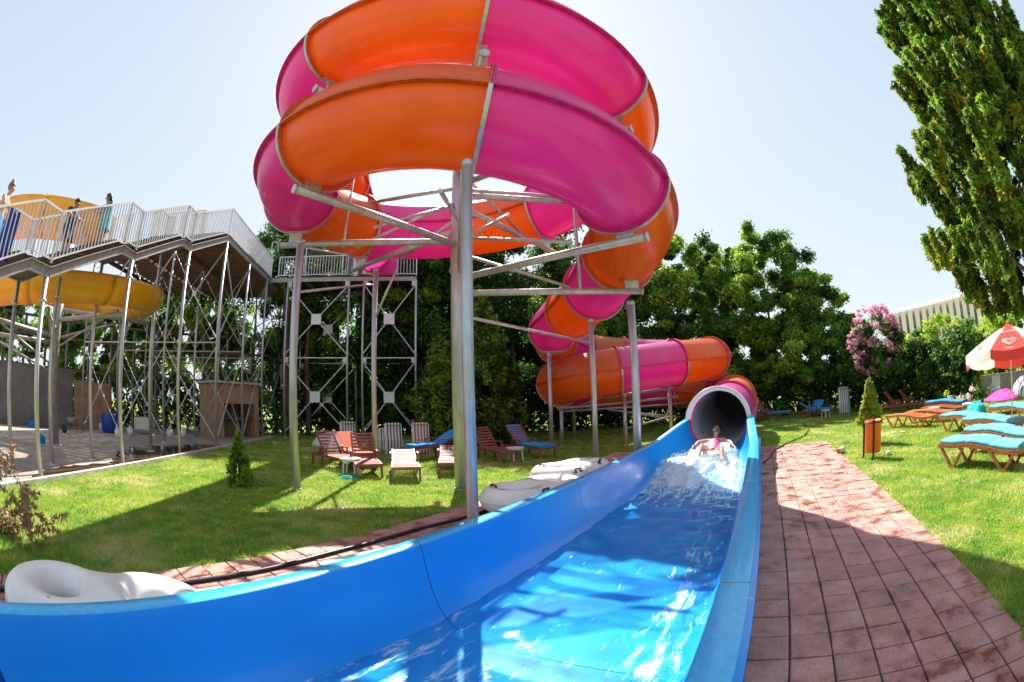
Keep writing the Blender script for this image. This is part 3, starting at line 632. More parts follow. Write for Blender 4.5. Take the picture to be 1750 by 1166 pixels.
# frame under the lower loop
for x, y, z in [(1.76, 16.85, 1.42), (5.75, 15.9, 1.98), (3.9, 15.6, 1.8), (8.7, 18.6, 2.35), (6.0, 20.9, 2.7), (2.6, 19.6, 3.0)]: pole(x, y, z, .07)
for p, q, r in [((1.6, 15.9, 1.42), (5.9, 15.5, 1.62), .045), ((1.76, 16.85, 1.30), (8.7, 18.6, 1.30), .04), ((5.75, 15.9, 1.95), (3.3, 15.9, 1.75), .05), ((5.75, 15.9, 1.98), (9.2, 17.9, 2.38), .05), ((1.26, 15.54, 2.6), (1.76, 16.85, 3.2), .035),
    ((2.2, 16.2, 1.42), (3.4, 16.0, 1.85), .03), ((3.4, 16.2, 1.3), (5.6, 15.9, 0.85), .03), ((5.75, 15.9, 0.9), (3.9, 15.6, 0.6), .035), ((3.9, 15.6, 1.2), (6.8, 17.6, 0.75), .03), ((1.26, 15.54, 3.2), (1.45, 16.1, 3.45), .05), ((1.0, 15.54, 3.38), (1.9, 15.54, 3.42), .05)]:
    q2 = MB(); q2.tube([p, q], r, 10); q2.build('brace', 'galv_dull', SL)

# ================================================================== STAIRCASE, VIEWING DECK, START TOWER
U = np.array([-0.2185, 0.9758]); LN = np.array([-0.9758, -0.2185]); S0 = np.array([-8.59, 4.25])
def st(t, off, z): q = S0 + U * t + LN * off; return A((q[0], q[1], z))
SW = 1.2
PROF = [(-4.4, 2.05), (-3.8, 2.75), (-3.2, 2.75), (-0.6, 4.0), (0.06, 4.0), (2.67, 5.27), (3.3, 5.27), (5.8, 6.53), (6.42, 6.53), (9.4, 7.95)]
STA = thing('staircase', 'long grey steel staircase with white guard rails climbing to the high deck', 'staircase', (*S0, 0))
def railpanel(m, p, q, h=1.05, gap=.12, r=.011, low=.08, mi=0, post=True):
    p, q = A(p), A(q); L = np.linalg.norm((q - p)[:2]); n = max(2, int(L / gap))
    up_ = A((0, 0, 1))
    m.bar(p + up_ * h, q + up_ * h, .045, .045, mi); m.bar(p + up_ * low, q + up_ * low, .035, .035, mi)
    for i in range(1, n):
        c = p + (q - p) * i / n; m.box(c + up_ * (h + low) / 2, (.024, .024, h - low - .03), mi=mi)
    if post:
        for c in (p, q): m.box(c + up_ * (h / 2), (.05, .05, h - .005), rz=.2, mi=mi)
for side in (0, SW):
    m = MB()
    for (t0, z0), (t1, z1) in zip(PROF[:-1], PROF[1:]):
        a, b = st(t0, side, z0 - .16), st(t1, side, z1 - .16); m.bar(a, b, .03, .19); m.bar(a + A((0, 0, .1)), b + A((0, 0, .1)), .11, .014); m.bar(a - A((0, 0, .1)), b - A((0, 0, .1)), .11, .014)
    m.build('stringer', 'galv_dull', STA)
m = MB()
for (t0, z0), (t1, z1) in zip(PROF[:-1], PROF[1:]):
    if abs(z1 - z0) < .01: m.box(st((t0 + t1) / 2, SW / 2, z0 - .02), (SW - .06, t1 - t0, .04), rz=math.atan2(LN[1], LN[0]))
    else:
        n = int(round((z1 - z0) / .18))
        for i in range(n): m.box(st(t0 + (t1 - t0) * (i + .5) / n, SW / 2, z0 + (z1 - z0) * (i + 1) / n - .04), (SW - .06, (t1 - t0) / n + .02, .04), rz=math.atan2(LN[1], LN[0]))
m.build('treads', 'planks', STA)
for side in (.0, SW):
    for (t0, z0), (t1, z1) in zip(PROF[:-1], PROF[1:]):
        if t1 < -2.6 and side: continue
        m = MB(); railpanel(m, st(t0, side, z0 + .02), st(t1, side, z1 + .02), gap=.115); m.build('guard_rail', 'white_rail', STA)
def leg(par, x, y, z, r=.055, nm='support_post', mt='galv', collar=True):
    m = MB(); m.tube([(x, y, -.02), (x, y, z)], r, 14); m.lathe([(r + .08, .02), (r + .08, .045), (r, .045)], (x, y, 0), 14)
    if collar: m.lathe([(r, -.03), (r + .035, -.03), (r + .035, .03), (r, .03)], (x, y, z - .45), 14)
    return m.build(nm, mt, par)
for t, z in ((-3.3, 2.5), (0.0, 3.74), (3.2, 5.0), (6.4, 6.27)):
    for off in (0.0, SW): q = st(t, off, 0); leg(STA, q[0], q[1], z)
for t, z in ((1.5, 4.2), (4.7, 5.6)):
    q = st(t, SW, 0); leg(STA, q[0], q[1], z, .04)
# deck
DC = np.array([-10.63, 13.36]); U2 = np.array([-0.2356, 0.9718]); L2 = np.array([-0.9718, -0.2356])
def dk(a, b, z): q = DC + U2 * a + L2 * b; return A((q[0], q[1], z))
DEC = thing('viewing_deck', 'raised timber deck on braced steel legs at the top of the staircase', 'deck', (*DC, 0))
ZD = 7.95; DLn, DWd = 9.6, 7.5
m = MB()
for i in range(int(DWd / .16)):
    b = .08 + i * .16; m.box((dk(DLn / 2, b, ZD - .03)), (DLn, .132, .04), rz=math.atan2(U2[1], U2[0]))
m.build('deck_boards', 'planks', DEC)
m = MB()
for i in range(20): a = .02 + i * (DLn - .04) / 19; m.bar(dk(a, .05, ZD - .14), dk(a, DWd, ZD - .14), .06, .16)
for b in (2.4, 4.9, 7.4): m.bar(dk(0, b, ZD - .33), dk(DLn, b, ZD - .33), .1, .2)
m.build('joists', 'rust', DEC)
m = MB()
for p, q in ((dk(0, 0, ZD - .16), dk(6.3, 0, ZD - .16)), (dk(0, 0, ZD - .16), dk(0, DWd, ZD - .16))):
    m.bar(p, q, .03, .24); m.bar(p + A((0, 0, .125)), q + A((0, 0, .125)), .12, .014); m.bar(p - A((0, 0, .125)), q - A((0, 0, .125)), .12, .014)
m.build('edge_beam', 'galv_dull', DEC)
for a, b in ((0, 6.3),):
    m = MB(); railpanel(m, dk(a, 0, ZD), dk(b, 0, ZD), h=1.1, gap=.105); m.build('guard_rail', 'white_rail', DEC)
m = MB(); railpanel(m, dk(0, SW + .05, ZD), dk(0, 3.6, ZD), h=1.1, gap=.12); m.build('guard_rail', 'white_rail', DEC)
rows = [0.02, 2.9, 5.7, 9.3]
for a in rows:
    for b in (0.0, 2.5, 5.0, 7.4): q = dk(a, b, 0); leg(DEC, q[0], q[1], ZD - .3, .05 if b else .056, mt='galv' if b < 3 else 'galv_dull', collar=False)
bn = 0
for a in rows:
    for b0, b1 in ((0.0, 2.5), (2.5, 5.0), (5.0, 7.4)):
        m = MB()
        for z0, z1 in ((.25, 3.7), (3.9, 7.4)):
            m.bar(dk(a, b0, z0), dk(a, b1, z1), .032, .032); m.bar(dk(a + .03, b1, z0), dk(a + .03, b0, z1), .032, .032)
            m.box(dk(a + .015, (b0 + b1) / 2, (z0 + z1) / 2), (.2, .014, .2), rz=math.atan2(L2[1], L2[0]))
        m.bar(dk(a, b0, 3.8), dk(a, b1, 3.8), .045, .045)
        m.build('cross_brace', 'galv' if a < 1 else 'galv_dull', DEC)
for a0, a1 in zip(rows[:-1], rows[1:]):
    for b in (0.0,):
        m = MB()
        for z0, z1 in ((.25, 3.7), (3.9, 7.4)):
            m.bar(dk(a0, b, z0), dk(a1, b, z1), .04, .04); m.bar(dk(a1, b + .03, z0), dk(a0, b + .03, z1), .04, .04)
        m.build('cross_brace', 'galv', DEC)
# start tower
T0 = np.array([-11.05, 19.6]); T1 = np.array([-4.6, 20.95]); TU = (T1 - T0) / np.linalg.norm(T1 - T0); TB = np.array([-TU[1], TU[0]]); TLn = float(np.linalg.norm(T1 - T0))
def tw(a, b, z): q = T0 + TU * a + TB * b; return A((q[0], q[1], z))
TOW = thing('start_tower', 'square braced steel tower with a railed platform where the spiral slide starts', 'tower', (*T0, 0))
m = MB(); rz = math.atan2(TU[1], TU[0])
for i in range(18): m.box(tw(TLn / 2, .08 + i * .17, 7.93), (TLn + .1, .155, .04), rz=rz)
m.build('platform', 'planks', TOW)
m = MB()
for b in (0, 3.0): m.bar(tw(-1.0, b, 7.78), tw(TLn, b, 7.78), .08, .2)
for i in range(8): m.bar(tw(i * TLn / 7, .05, 7.76), tw(i * TLn / 7, 2.95, 7.76), .06, .16)
m.build('platform_beams', 'galv_dull', TOW)
for a, b in ((-.6, 4.35), (5.65, TLn)):
    m = MB(); railpanel(m, tw(a, 0, 7.96), tw(b, 0, 7.96), h=1.05, gap=.15); m.build('guard_rail', 'white_rail', TOW)
m = MB(); railpanel(m, tw(0, 3, 7.96), tw(TLn, 3, 7.96), h=1.05, gap=.15); m.build('guard_rail', 'white_rail', TOW)
m = MB(); m.box(tw(3.55, -.05, 8.5), (.9, .03, .95), rz=rz); m.build('side_panel', 'stripe_blue', TOW)
m = MB(); m.box(tw(5.0, -.12, 8.36), (1.25, .05, .86), rz=rz); m.box(tw(5.0, .5, 8.1), (1.2, 1.2, .2), rz=rz); m.build('start_tub', 'pink', TOW, bevel=.02)
cols = [0.0, 3.2, 3.55, TLn]
for b in (0, 3.0):
    for a in (0.0, 3.25, 4.0 if b == 0 else 3.6, TLn): q = tw(a, b, 0); leg(TOW, q[0], q[1], 7.7, .055 if b == 0 else .045, collar=False)
for b in (0.0, 3.0):
    for a0, a1 in ((0.0, 3.25), (4.0 if b == 0 else 3.6, TLn)):
        for z0, z1 in ((0.3, 3.75), (4.05, 7.5)):
            m = MB(); am, zm = (a0 + a1) / 2, (z0 + z1) / 2
            m.bar(tw(a0, b, z0), tw(a1, b, z1), .045, .045); m.bar(tw(a1, b + .03, z0), tw(a0, b + .03, z1), .045, .045)
            m.box(tw(am, b - .04, zm), (.52, .014, .52), rz=rz, mi=1)
            m.box(tw(a0 + .1, b - .03, z1 + .05), (.22, .012, .26), rz=rz, mi=0); m.box(tw(a1 - .1, b - .03, z1 + .05), (.22, .012, .26), rz=rz, mi=0)
            m.build('cross_brace', ['galv', 'white_rail'], TOW)
        m = MB(); m.bar(tw(a0, b, 3.9), tw(a1, b, 3.9), .05, .05); m.build('cross_bar', 'galv', TOW)
# cream sheet canopy over the back of the tower
CAN = thing('canopy', 'cream translucent sheet canopy on thin pipes behind the deck corner', 'canopy', tw(-.6, 2, 0))
m = MB(); m.grid(lambda a, t: tw(a, 1.2 + 2.0 * t, 10.3 - .45 * (a + 1.6) * .45 + .35 * math.sin(math.pi * t)), np.linspace(-1.6, 2.6, 9), np.linspace(0, 1, 9)); m.build('sheet', 'canopy', CAN, solid=.03)
for a in (-1.6, .5, 2.6):
    m = MB(); z = 10.3 - .2 * (a + 1.6); m.tube([tw(a, 1.2, z)] + [tw(a, 1.2 + 2 * t, z - .03 + .35 * math.sin(math.pi * t)) for t in np.linspace(.05, .95, 8)] + [tw(a, 3.2, z)], .03, 8); m.tube([tw(a, 1.2, 8.0), tw(a, 1.2, z)], .03, 8); m.tube([tw(a, 3.15, 8.0), tw(a, 3.15, z)], .03, 8); m.build('pipe_frame', 'white_rail', CAN)

# ================================================================== YELLOW FLUME
YC = np.array([-13.75, 7.6]); YR = 3.45
YS = thing('yellow_slide', 'open yellow curving flume winding behind and under the staircase', 'water slide', (*YC, 0))
ya = [-200, -150, -120, -90, -45, 0, 45, 90, 135, 180, 225, 270, 300, 345]; yz = [3.55, 3.75, 3.85, 3.98, 4.15, 4.5, 4.8, 5.0, 5.2, 5.35, 5.5, 5.7, 5.8, 5.8]
def yf(a, ph, ex=0.0):
    z = np.interp(a, ya, yz); r = .52
    if ph <= 360: dr, dz = r * math.cos(R_(ph)), r * math.sin(R_(ph))
    else: dr, dz = r + .05 * (ph - 360) / 100, (ph - 360) / 100
    q = YC + (YR + dr) * np.array([math.cos(R_(a)), math.sin(R_(a))]); return A((q[0], q[1], z + dz))
for k, a0 in enumerate(np.arange(-125, 340, 40)):
    a1 = min(346, a0 + 40); m = MB(); top_ = 400 if 40 <= a0 else 378
    m.grid(lambda a, p: yf(a, p), np.linspace(a0, a1, 13), [170, 180, 195, 210, 225, 240, 255, 270, 285, 300, 315, 330, 345, 360, (360 + top_) / 2, top_]); m.build('flume_segment', 'yellow', YS, solid=.03)
    m = MB(); m.grid(lambda p, j: yf(a0 + j * .5, p) + (yf(a0, p) - A((*(YC + YR * np.array([math.cos(R_(a0)), math.sin(R_(a0))])), np.interp(a0, ya, yz)))) * .07, [180, 200, 220, 240, 260, 280, 300, 320, 340, 360, top_], [-.6, .6]); m.build('flume_flange', 'yellow', YS, solid=.02)
m = MB(); m.tube([(-13.67, 7.5, -.05), (-13.67, 7.5, 6.6)], .2, 20); m.lathe([(.36, .02), (.36, .06), (.2, .06)], (-13.67, 7.5, 0), 20); m.build('centre_column', 'galv_dull', YS)
for a, rr in ((-75, 3.8), (-35, 3.8), (5, 3.8), (60, 3.6), (150, 3.6), (-120, 3.8)):
    z = np.interp(a, ya, yz) - .75; e = YC + rr * np.array([math.cos(R_(a)), math.sin(R_(a))]); m = MB(); m.tube([(-13.67, 7.5, z), (*e, z)], .07, 12); m.tube([(-13.67, 7.5, z - .9), (*(YC + .75 * (e - YC)), z - .05)], .035, 8)
    e2 = YC + 3.3 * np.array([math.cos(R_(a)), math.sin(R_(a))]); m.box((*e2, z + .1), (.3, .1, .1), rz=R_(a)); m.build('support_beam', 'galv_dull', YS)

# ================================================================== YARD THINGS
def wthing(nm, label, cat, mb, mats, loc, group=None, bevel=0, part=None):
    t = thing(nm, label, cat, loc, 0, group); return t
w = MB(); w.slab([(-23.5, 2.0), (-19.3, 11.9), (-19.5, 12.0), (-23.8, 2.1)], 0, 2.55); w.slab([(-23.56, 1.98), (-19.25, 11.88), (-19.55, 12.05), (-23.86, 2.12)], 2.55, 2.63)
tag(w.build('yard_wall', 'wallgrey'), 'plain grey rendered wall along the far left of the concrete yard', 'wall')
w = MB(); w.slab([(-19.25, 12.0), (-18.8, 14.2), (-19.1, 14.3), (-19.5, 12.1)], 0, 2.2)
tag(w.build('yard_wall', 'wallbeige'), 'short brown block wall next to the grey rendered wall', 'wall')
K0, K1 = pol(-38.6, 21.2)[:2], pol(-32.9, 22.3)[:2]; ku = (K1 - K0) / np.linalg.norm(K1 - K0); kb = np.array([-ku[1], ku[0]]); kl = float(np.linalg.norm(K1 - K0))
def kk(a, b, z): q = K0 + ku * a + kb * b; return A((*q, z))
KI = thing('pump_shed', 'beige rendered pump shed with dark opening under the viewing deck', 'shed', (*K0, 0)); rz = math.atan2(ku[1], ku[0])
m = MB(); m.box(kk(kl / 2, 0, 2.05), (kl, .2, .9), rz=rz); m.box(kk(.22, 0, .8), (.44, .2, 1.598), rz=rz); m.box(kk(kl - .12, 0, .8), (.24, .2, 1.598), rz=rz); m.box(kk(.1, 1.0, 1.25), (.2, 1.8, 2.5), rz=rz); m.box(kk(kl - .1, 1.0, 1.25), (.2, 1.8, 2.5), rz=rz); m.box(kk(kl / 2, 1.95, 1.25), (kl - .01, .1, 2.49), rz=rz); m.build('walls', 'wallbeige', KI)
m = MB(); m.box(kk(kl / 2, .9, 2.56), (kl + .3, 2.3, .1), rz=rz); m.build('roof', 'kerb', KI)
m = MB(); m.box(kk(1.1, .8, .6), (.9, .6, 1.2), rz=rz); m.tube([kk(.6, .3, .9), kk(2.3, .3, .9), kk(2.3, .3, .2)], .07, 10); m.build('pump', 'rust', KI)
m = MB(); m.tube([(0, 0, 0), (0, 0, .30)], .15, 14); m.tube([(0, 0, .30), (0, 0, .36)], [.15, .05], 14); m.tube([(0, 0, .36), (0, 0, .40)], .045, 10); m.tube([(-.1, 0, .3), (-.08, 0, .42), (.0, 0, .44), (.06, 0, .4)], .015, 6)
JUG = Kit(place(thing('jug', 'j', 'container'), (0, 0, 0), 0, 'j')); m.build('body', 'plastic_white', JUG.o)
for (x, y), l in zip([(-19.6, 12.7), (-19.0, 13.6), (-16.2, 13.46), (-15.6, 12.18), (-15.2, 15.3), (-14.7, 15.8)],
    ['white plastic jug beside the brown block wall, leftmost of the jugs', 'white plastic jug just left of the blue barrel', 'small white jug on the open concrete behind the stair posts', 'smallest white jug standing nearest on the yard concrete', 'white jug lying wide left of its taller neighbour before the hedge', 'tall white jug right of the wide one before the hedge']):
    JUG.put((x, y, .02), random.random() * 6, l, 'white jugs left about the yard')
o = thing('barrel', 'round blue plastic barrel standing in the yard behind the stair posts', 'barrel', (-17.6, 13.2, .02)); m = MB(); m.lathe([(0, 0), (.36, 0), (.42, .1), (.44, .45), (.42, .8), (.36, .86), (0, .86)], (-17.6, 13.2, .02), 20); m.build('drum', 'bluebin', o); m = MB(); m.lathe([(.445, .25), (.46, .27), (.445, .29)], (-17.6, 13.2, .02), 20); m.build('hoop', 'bluebin', o)
o = thing('bucket', 'small bright blue bucket tipped over beside the thick yellow slide column', 'bucket', (-14.1, 7.2, .02)); m = MB(); m.tube([(-14.3, 7.2, .16), (-13.98, 7.15, .14)], [.16, .12], 14); m.build('pail', 'skyblue', o); m = MB(); m.tube([(-14.3, 7.05, .16), (-14.45, 7.1, .05), (-14.3, 7.35, .16)], .01, 6); m.build('handle', 'bolt', o)
o = thing('water_trough', 'stained white plastic trough leaning among the deck legs', 'trough', (-16.6, 14.8, .02)); m = MB(); m.box((-16.6, 14.8, .25), (.9, .5, .04), rz=.4); m.box((-16.5, 14.55, .5), (.9, .03, .55), rz=.4); m.box((-16.7, 15.05, .5), (.9, .03, .55), rz=.4); m.build('tub', 'paper', o)
o = thing('wheelbarrow', 'dark wheelbarrow loaded with a white jug near the grey wall', 'wheelbarrow', (-17.5, 10.8, .02)); m = MB(); m.lathe([(.2, .3), (.42, .62), (.44, .62), (.22, .28)], (-17.5, 10.8, .02), 4); m.build('tray', 'bolt', o)
m = MB(); m.lathe([(.1, -.04), (.17, -.04), (.17, .04), (.1, .04)], (0, 0, 0), 16); [m.v.__setitem__(i, (m.v[i][0] - 17.5, m.v[i][2] + 10.25, m.v[i][1] + .19)) for i in range(len(m.v))]; m.build('wheel', 'black', o)
for sx in (-.2, .2): m = MB(); m.tube([(-17.5 + sx * .3, 10.2, .2), (-17.5 + sx, 10.9, .3), (-17.5 + sx * 1.3, 11.7, .6)], .018, 6); m.tube([(-17.5 + sx, 11.1, .33), (-17.5 + sx, 11.15, .02)], .018, 6); m.build('handle', 'bolt', o)
m = MB()
for k in range(5): m.tube([(-19.9 + (.33 - .02 * k) * math.cos(t), 9.6 + (.33 - .02 * k) * math.sin(t), .06 + .05 * k) for t in np.linspace(0, 6.28, 22)], .025, 6)
tag(m.build('hose_coil', 'skyblue'), 'coil of grey blue hose lying against the grey wall', 'hose')
PG = thing('pergola', 'dark timber pergola frame standing in front of the trees behind the yard', 'pergola', pol(-50, 25.5))
for az in np.arange(-69, -30, 3.2):
    for _ in (0,): m = MB(); q = pol(az, 26.0); m.box((q[0], q[1], 2.6), (.13, .13, 5.2)); m.build('post', 'bolt' if int(az * 10) % 2 else 'trunk', PG)
for z in (2.75, 4.3, 5.2): m = MB(); [m.bar(pol(a, 25.9, z), pol(a + 3.2, 25.9, z), .08, .13) for a in np.arange(-69, -33, 3.2)]; m.build('rail', 'trunk', PG)
o = thing('hedge_awning', 'red and pink awning low behind the yard beyond the barrel', 'awning', pol(-55.3, 24)); m = MB(); m.bar(pol(-57, 24.5, 2.0), pol(-53, 24.5, 2.0), .8, .06); m.build('cover', 'pinktowel', o); [MB().bar(pol(a, 24.5, 0), pol(a, 24.5, 1.97), .05, .05, up=(1, 0, 0)).build('pole', 'bolt', o) for a in (-56.8, -53.2)]

# ================================================================== VEGETATION
def branches(root, x, y, z0, z1, r0, r, n, seed, mt='trunk', lean=(0, 0), spread=0.7, name='trunk'):
    g = random.Random(seed); m = MB(); pts = []
    for i in range(7):
        t = i / 6; pts.append((x + lean[0] * t + g.uniform(-.08, .08) * t, y + lean[1] * t + g.uniform(-.08, .08) * t, z0 + (z1 - z0) * t))
    m.tube(pts, [r0 * (1 - .75 * i / 6) for i in range(7)], 10); m.build(name, mt, root)
    m = MB()
    for k in range(n):
        t = g.uniform(.3, .95); b = A(pts[0]) * (1 - t) + A(pts[-1]) * t; a = g.uniform(0, 6.28); L = r * g.uniform(.5, 1.0) * spread
        e = b + A((math.cos(a) * L, math.sin(a) * L, L * g.uniform(.5, 1.1))); mid = (b + e) / 2 + A((0, 0, L * .08)); rr = r0 * (1 - t * .75) * .55
        m.tube([b, mid, e], [rr, rr * .7, rr * .25], 6)
        for _ in range(2):
            e2 = mid + A((g.uniform(-1, 1), g.uniform(-1, 1), g.uniform(.2, 1))) * L * .5; m.tube([mid, e2], [rr * .5, rr * .15], 5)
    m.build('limb', mt, root)
def tree(label, x, y, ztop, zbot, r, nclump, per, size, mats, probs, seed, trunk_r=.16, group=None, crad=(.5, 1.1), cat='tree', shell=.45, mt='trunk', name='tree', lean=(0, 0), nb=9, box=0):
    global RNG
    RNG = np.random.default_rng(seed); g = RNG
    o = thing(name, label, cat, (x, y, 0), 0, group)
    branches(o, x, y, -.1, zbot + (ztop - zbot) * .7, trunk_r, r, nb, seed, mt, lean)
    d = unit(g.normal(size=(nclump, 3)))
    if box: d = d / (np.sum(np.abs(d) ** box, 1) ** (1 / box))[:, None]
    rad = (shell + (1 - shell) * g.random(nclump)) ** .6
    lobes = 1 + .22 * np.sin(3 * np.arctan2(d[:, 1], d[:, 0]) + seed) * np.cos(2.5 * d[:, 2] + seed)
    zc, hz = (ztop + zbot) / 2, (ztop - zbot) / 2
    c = np.stack([x + lean[0] + d[:, 0] * rad * r * lobes, y + lean[1] + d[:, 1] * rad * r * lobes, zc + d[:, 2] * rad * hz * (.85 + .15 * lobes)], 1)
    leaves('crown', c, crad[0] + (crad[1] - crad[0]) * g.random(nclump), per, size, mats, probs, o)
    return o
LD = ['leaf_dark', 'leaf_mid', 'leaf_light']
GB = 'trees closing the garden behind the slides'
def T(label, az, d, ztop, zbot, r, ncl, seed, probs=(.45, .4, .15), per=560, size=.125, **k):
    q = pol(az, d); return tree(label, q[0], q[1], ztop, zbot, r, ncl, per, size, LD, probs, seed, group=GB, **k)
# right of the spiral
T('broad dark tree directly behind the low loop of the tube slide', 14.0, 28.5, 9.6, .6, 4.2, 150, 1, crad=(.45, .95))
T('tall leafy tree whose top rises just right of the spiral', 21.5, 28.5, 12.2, .6, 3.8, 170, 2, (.2, .38, .42), crad=(.3, .8))
T('full green tree between the tall one and the sunlit one right of the spiral', 27.5, 29.5, 11.2, .5, 3.7, 160, 3, (.2, .35, .45), crad=(.3, .8))
T('large sunlit tree with ragged top left of the pink oleander', 33.5, 29.0, 12.0, .4, 3.9, 190, 4, (.15, .35, .5), crad=(.3, .75))
T('lower dark bushy tree leaning right towards the pink oleander', 39.0, 28.5, 8.3, .3, 3.4, 150, 5, (.3, .4, .3), crad=(.3, .7))
# behind the spiral and the tower
T('dark tree standing between the two cypresses and the low loop', 7.5, 28.0, 10.4, .5, 4.2, 120, 6, (.6, .35, .05), crad=(.6, 1.2))
T('dark tree behind the pointed cypress', 0.2, 24.6, 12.8, .5, 3.2, 130, 7, (.6, .33, .07), crad=(.6, 1.2), box=4)
T('tallest tree, its tip showing through the spiral left of the column', -10.6, 25.4, 13.6, .6, 2.3, 110, 8, (.5, .4, .1), crad=(.5, 1.0))
T('broad dark tree between the tall tip and the start tower', -13.5, 25.6, 12.3, .6, 2.6, 120, 18, (.55, .37, .08), crad=(.5, 1.0), box=4)
T('broad dark tree hidden behind the column and shorter cypress', -6.2, 25.2, 12.4, .6, 2.9, 120, 19, (.55, .37, .08), crad=(.5, 1.0), box=4)
T('dense tree behind the right half of the start tower', -18.6, 26.6, 13.6, .5, 3.0, 120, 9, (.5, .35, .15), per=240, crad=(.5, 1.1), box=4)
T('dense tree behind the left half of the start tower', -22.5, 27.0, 15.6, .6, 3.2, 130, 10, (.45, .35, .2), per=240, crad=(.5, 1.0))
T('very tall tree hidden behind the left side of the spiral', -28.6, 27.0, 16.6, .6, 2.5, 120, 11, (.45, .35, .2), per=240, crad=(.5, 1.0))
T('tall tree showing its top above the cream canopy', -33.5, 29.0, 12.4, 1.0, 2.9, 80, 12, (.35, .4, .25), per=240, crad=(.5, 1.0))
# seen through the deck legs: more open, lighter
for az, d, zt, zb, r, lab, sd in [(-40, 29, 9.0, 2.0, 3.3, 'open light green tree seen through the deck legs right of the pump shed', 13), (-46.5, 30, 8.6, 1.8, 3.3, 'open tree seen between the deck legs left of the pump shed', 14),
        (-53, 30, 8.0, 1.5, 3.3, 'loose tree beyond the yard above the blue barrel', 15), (-60, 31, 7.4, 2.8, 3.0, 'thin tree beyond the brown block wall', 16), (-67.5, 31, 8.0, 2.2, 3.2, 'tree beyond the grey yard wall at the far left', 17)]:
    T(lab, az, d, zt, zb, r, 55, sd, (.25, .4, .35), per=150, size=.22, crad=(.45, .9), shell=.1)
# low hedge masses closing the bottom of the view
def hedge(name, label, azs, ds, h, per, mats, probs, seed, rad=(.35, .6), size=.13, step=.33, dep=1.0, cat='hedge', z0=.2):
    global RNG
    RNG = np.random.default_rng(seed); g = RNG; pts = []
    a0, a1 = azs; L = R_(abs(a1 - a0)) * ds[0]; n = max(8, int(L / step))
    for i in range(n):
        az = a0 + (a1 - a0) * (i + .5) / n; d = ds[0] + (ds[1] - ds[0]) * i / n; hh = h * (1 + .16 * math.sin(i * .9 + seed) + .1 * math.sin(i * 2.3))
        for k in range(max(2, int(hh / .4))): q = pol(az + g.normal() * .3, d + g.uniform(0, dep)); pts.append((q[0], q[1], z0 + (hh - z0) * (k + g.random() * .7) / max(2, int(hh / .4))))
    q = pol((a0 + a1) / 2, (ds[0] + ds[1]) / 2); o = thing(name, label, cat, q)
    pts = np.array(pts); leaves('foliage', pts, rad[0] + (rad[1] - rad[0]) * g.random(len(pts)), per, size, mats, probs, o)
    m = MB()
    for i in range(0, n, 2): az = a0 + (a1 - a0) * (i + .5) / n; d = ds[0] + (ds[1] - ds[0]) * i / n + dep * .5; m.tube([pol(az, d, 0), pol(az + .3, d, h * .5), pol(az - .2, d, h * .8)], [.04, .03, .012], 6)
    m.build('stems', 'trunk', o); return o
hedge('hedge', 'dark clipped hedge behind the red slatted seats under the oleander', (42.8, 56.5), (25.5, 23.0), 3.0, 110, LD, (.7, .25, .05), 21, rad=(.35, .6))
hedge('hedge', 'loose dark hedge running right to the parasol', (56.0, 61.8), (22.5, 20.5), 3.0, 120, LD, (.6, .3, .1), 22, rad=(.35, .6))
hedge('shrubbery', 'dark shrubbery under the trees behind the shaded loungers', (17, 43.3), (27.5, 26.3), 2.1, 90, LD, (.75, .22, .03), 23, rad=(.4, .8), size=.16, step=.5)
hedge('shrubbery', 'dark undergrowth filling the space behind the start tower and cypresses', (-31.5, 16.5), (25.5, 25), 5.6, 70, LD, (.8, .17, .03), 24, rad=(.6, 1.0), size=.2, step=.75, dep=1.6)
hedge('shrubbery', 'leafy green undergrowth seen past the deck legs', (-62, -32), (28, 25.5), 3.1, 60, LD, (.4, .4, .2), 25, rad=(.4, .8), size=.2, step=.75)
# big conifer at the right
RNG = np.random.default_rng(31); g = RNG
bt = thing('conifer', 'huge sunlit feathery conifer filling the top right corner', 'tree', pol(74, 17.0)); c0 = pol(74, 17.0)
branches(bt, c0[0] - .6, c0[1] + .5, -.1, 14, .30, 2.2, 16, 5, 'trunk_pale', spread=.9); branches(bt, c0[0] + .5, c0[1] + .9, -.1, 13, .24, 2.2, 10, 6, 'trunk_pale', spread=.9)
n = 1400; zz = 2.9 + 16.2 * g.random(n) ** .9; aa = g.random(n) * 2 * math.pi
prof_r = np.interp(zz, [3.4, 4, 7, 9.7, 12.6, 14.3, 15.8, 19, 21], [3.6, 4.2, 4.3, 3.4, 2.7, 2.1, 1.6, .9, .4]) * (1 + .16 * np.sin(2.1 * zz + 2 * aa)) * (.30 + .75 * g.random(n) ** .6)
cc = np.stack([c0[0] + prof_r * np.cos(aa), c0[1] + prof_r * np.sin(aa), zz], 1)
# each spray: stacked small clumps rising outwards
sp = []
for c, a in zip(cc, aa):
    for k in range(4): sp.append((c[0] + math.cos(a) * .10 * k, c[1] + math.sin(a) * .10 * k, c[2] + .26 * k))
sp = np.array(sp); leaves('crown', sp, np.full(len(sp), .24) * (1 - .14 * (np.arange(len(sp)) % 4)), 85, .125, ['needle', 'needle_br', 'leaf_yellow'], (.35, .48, .17), bt, aspect=2.4, squash=1.3, droop=-.2)
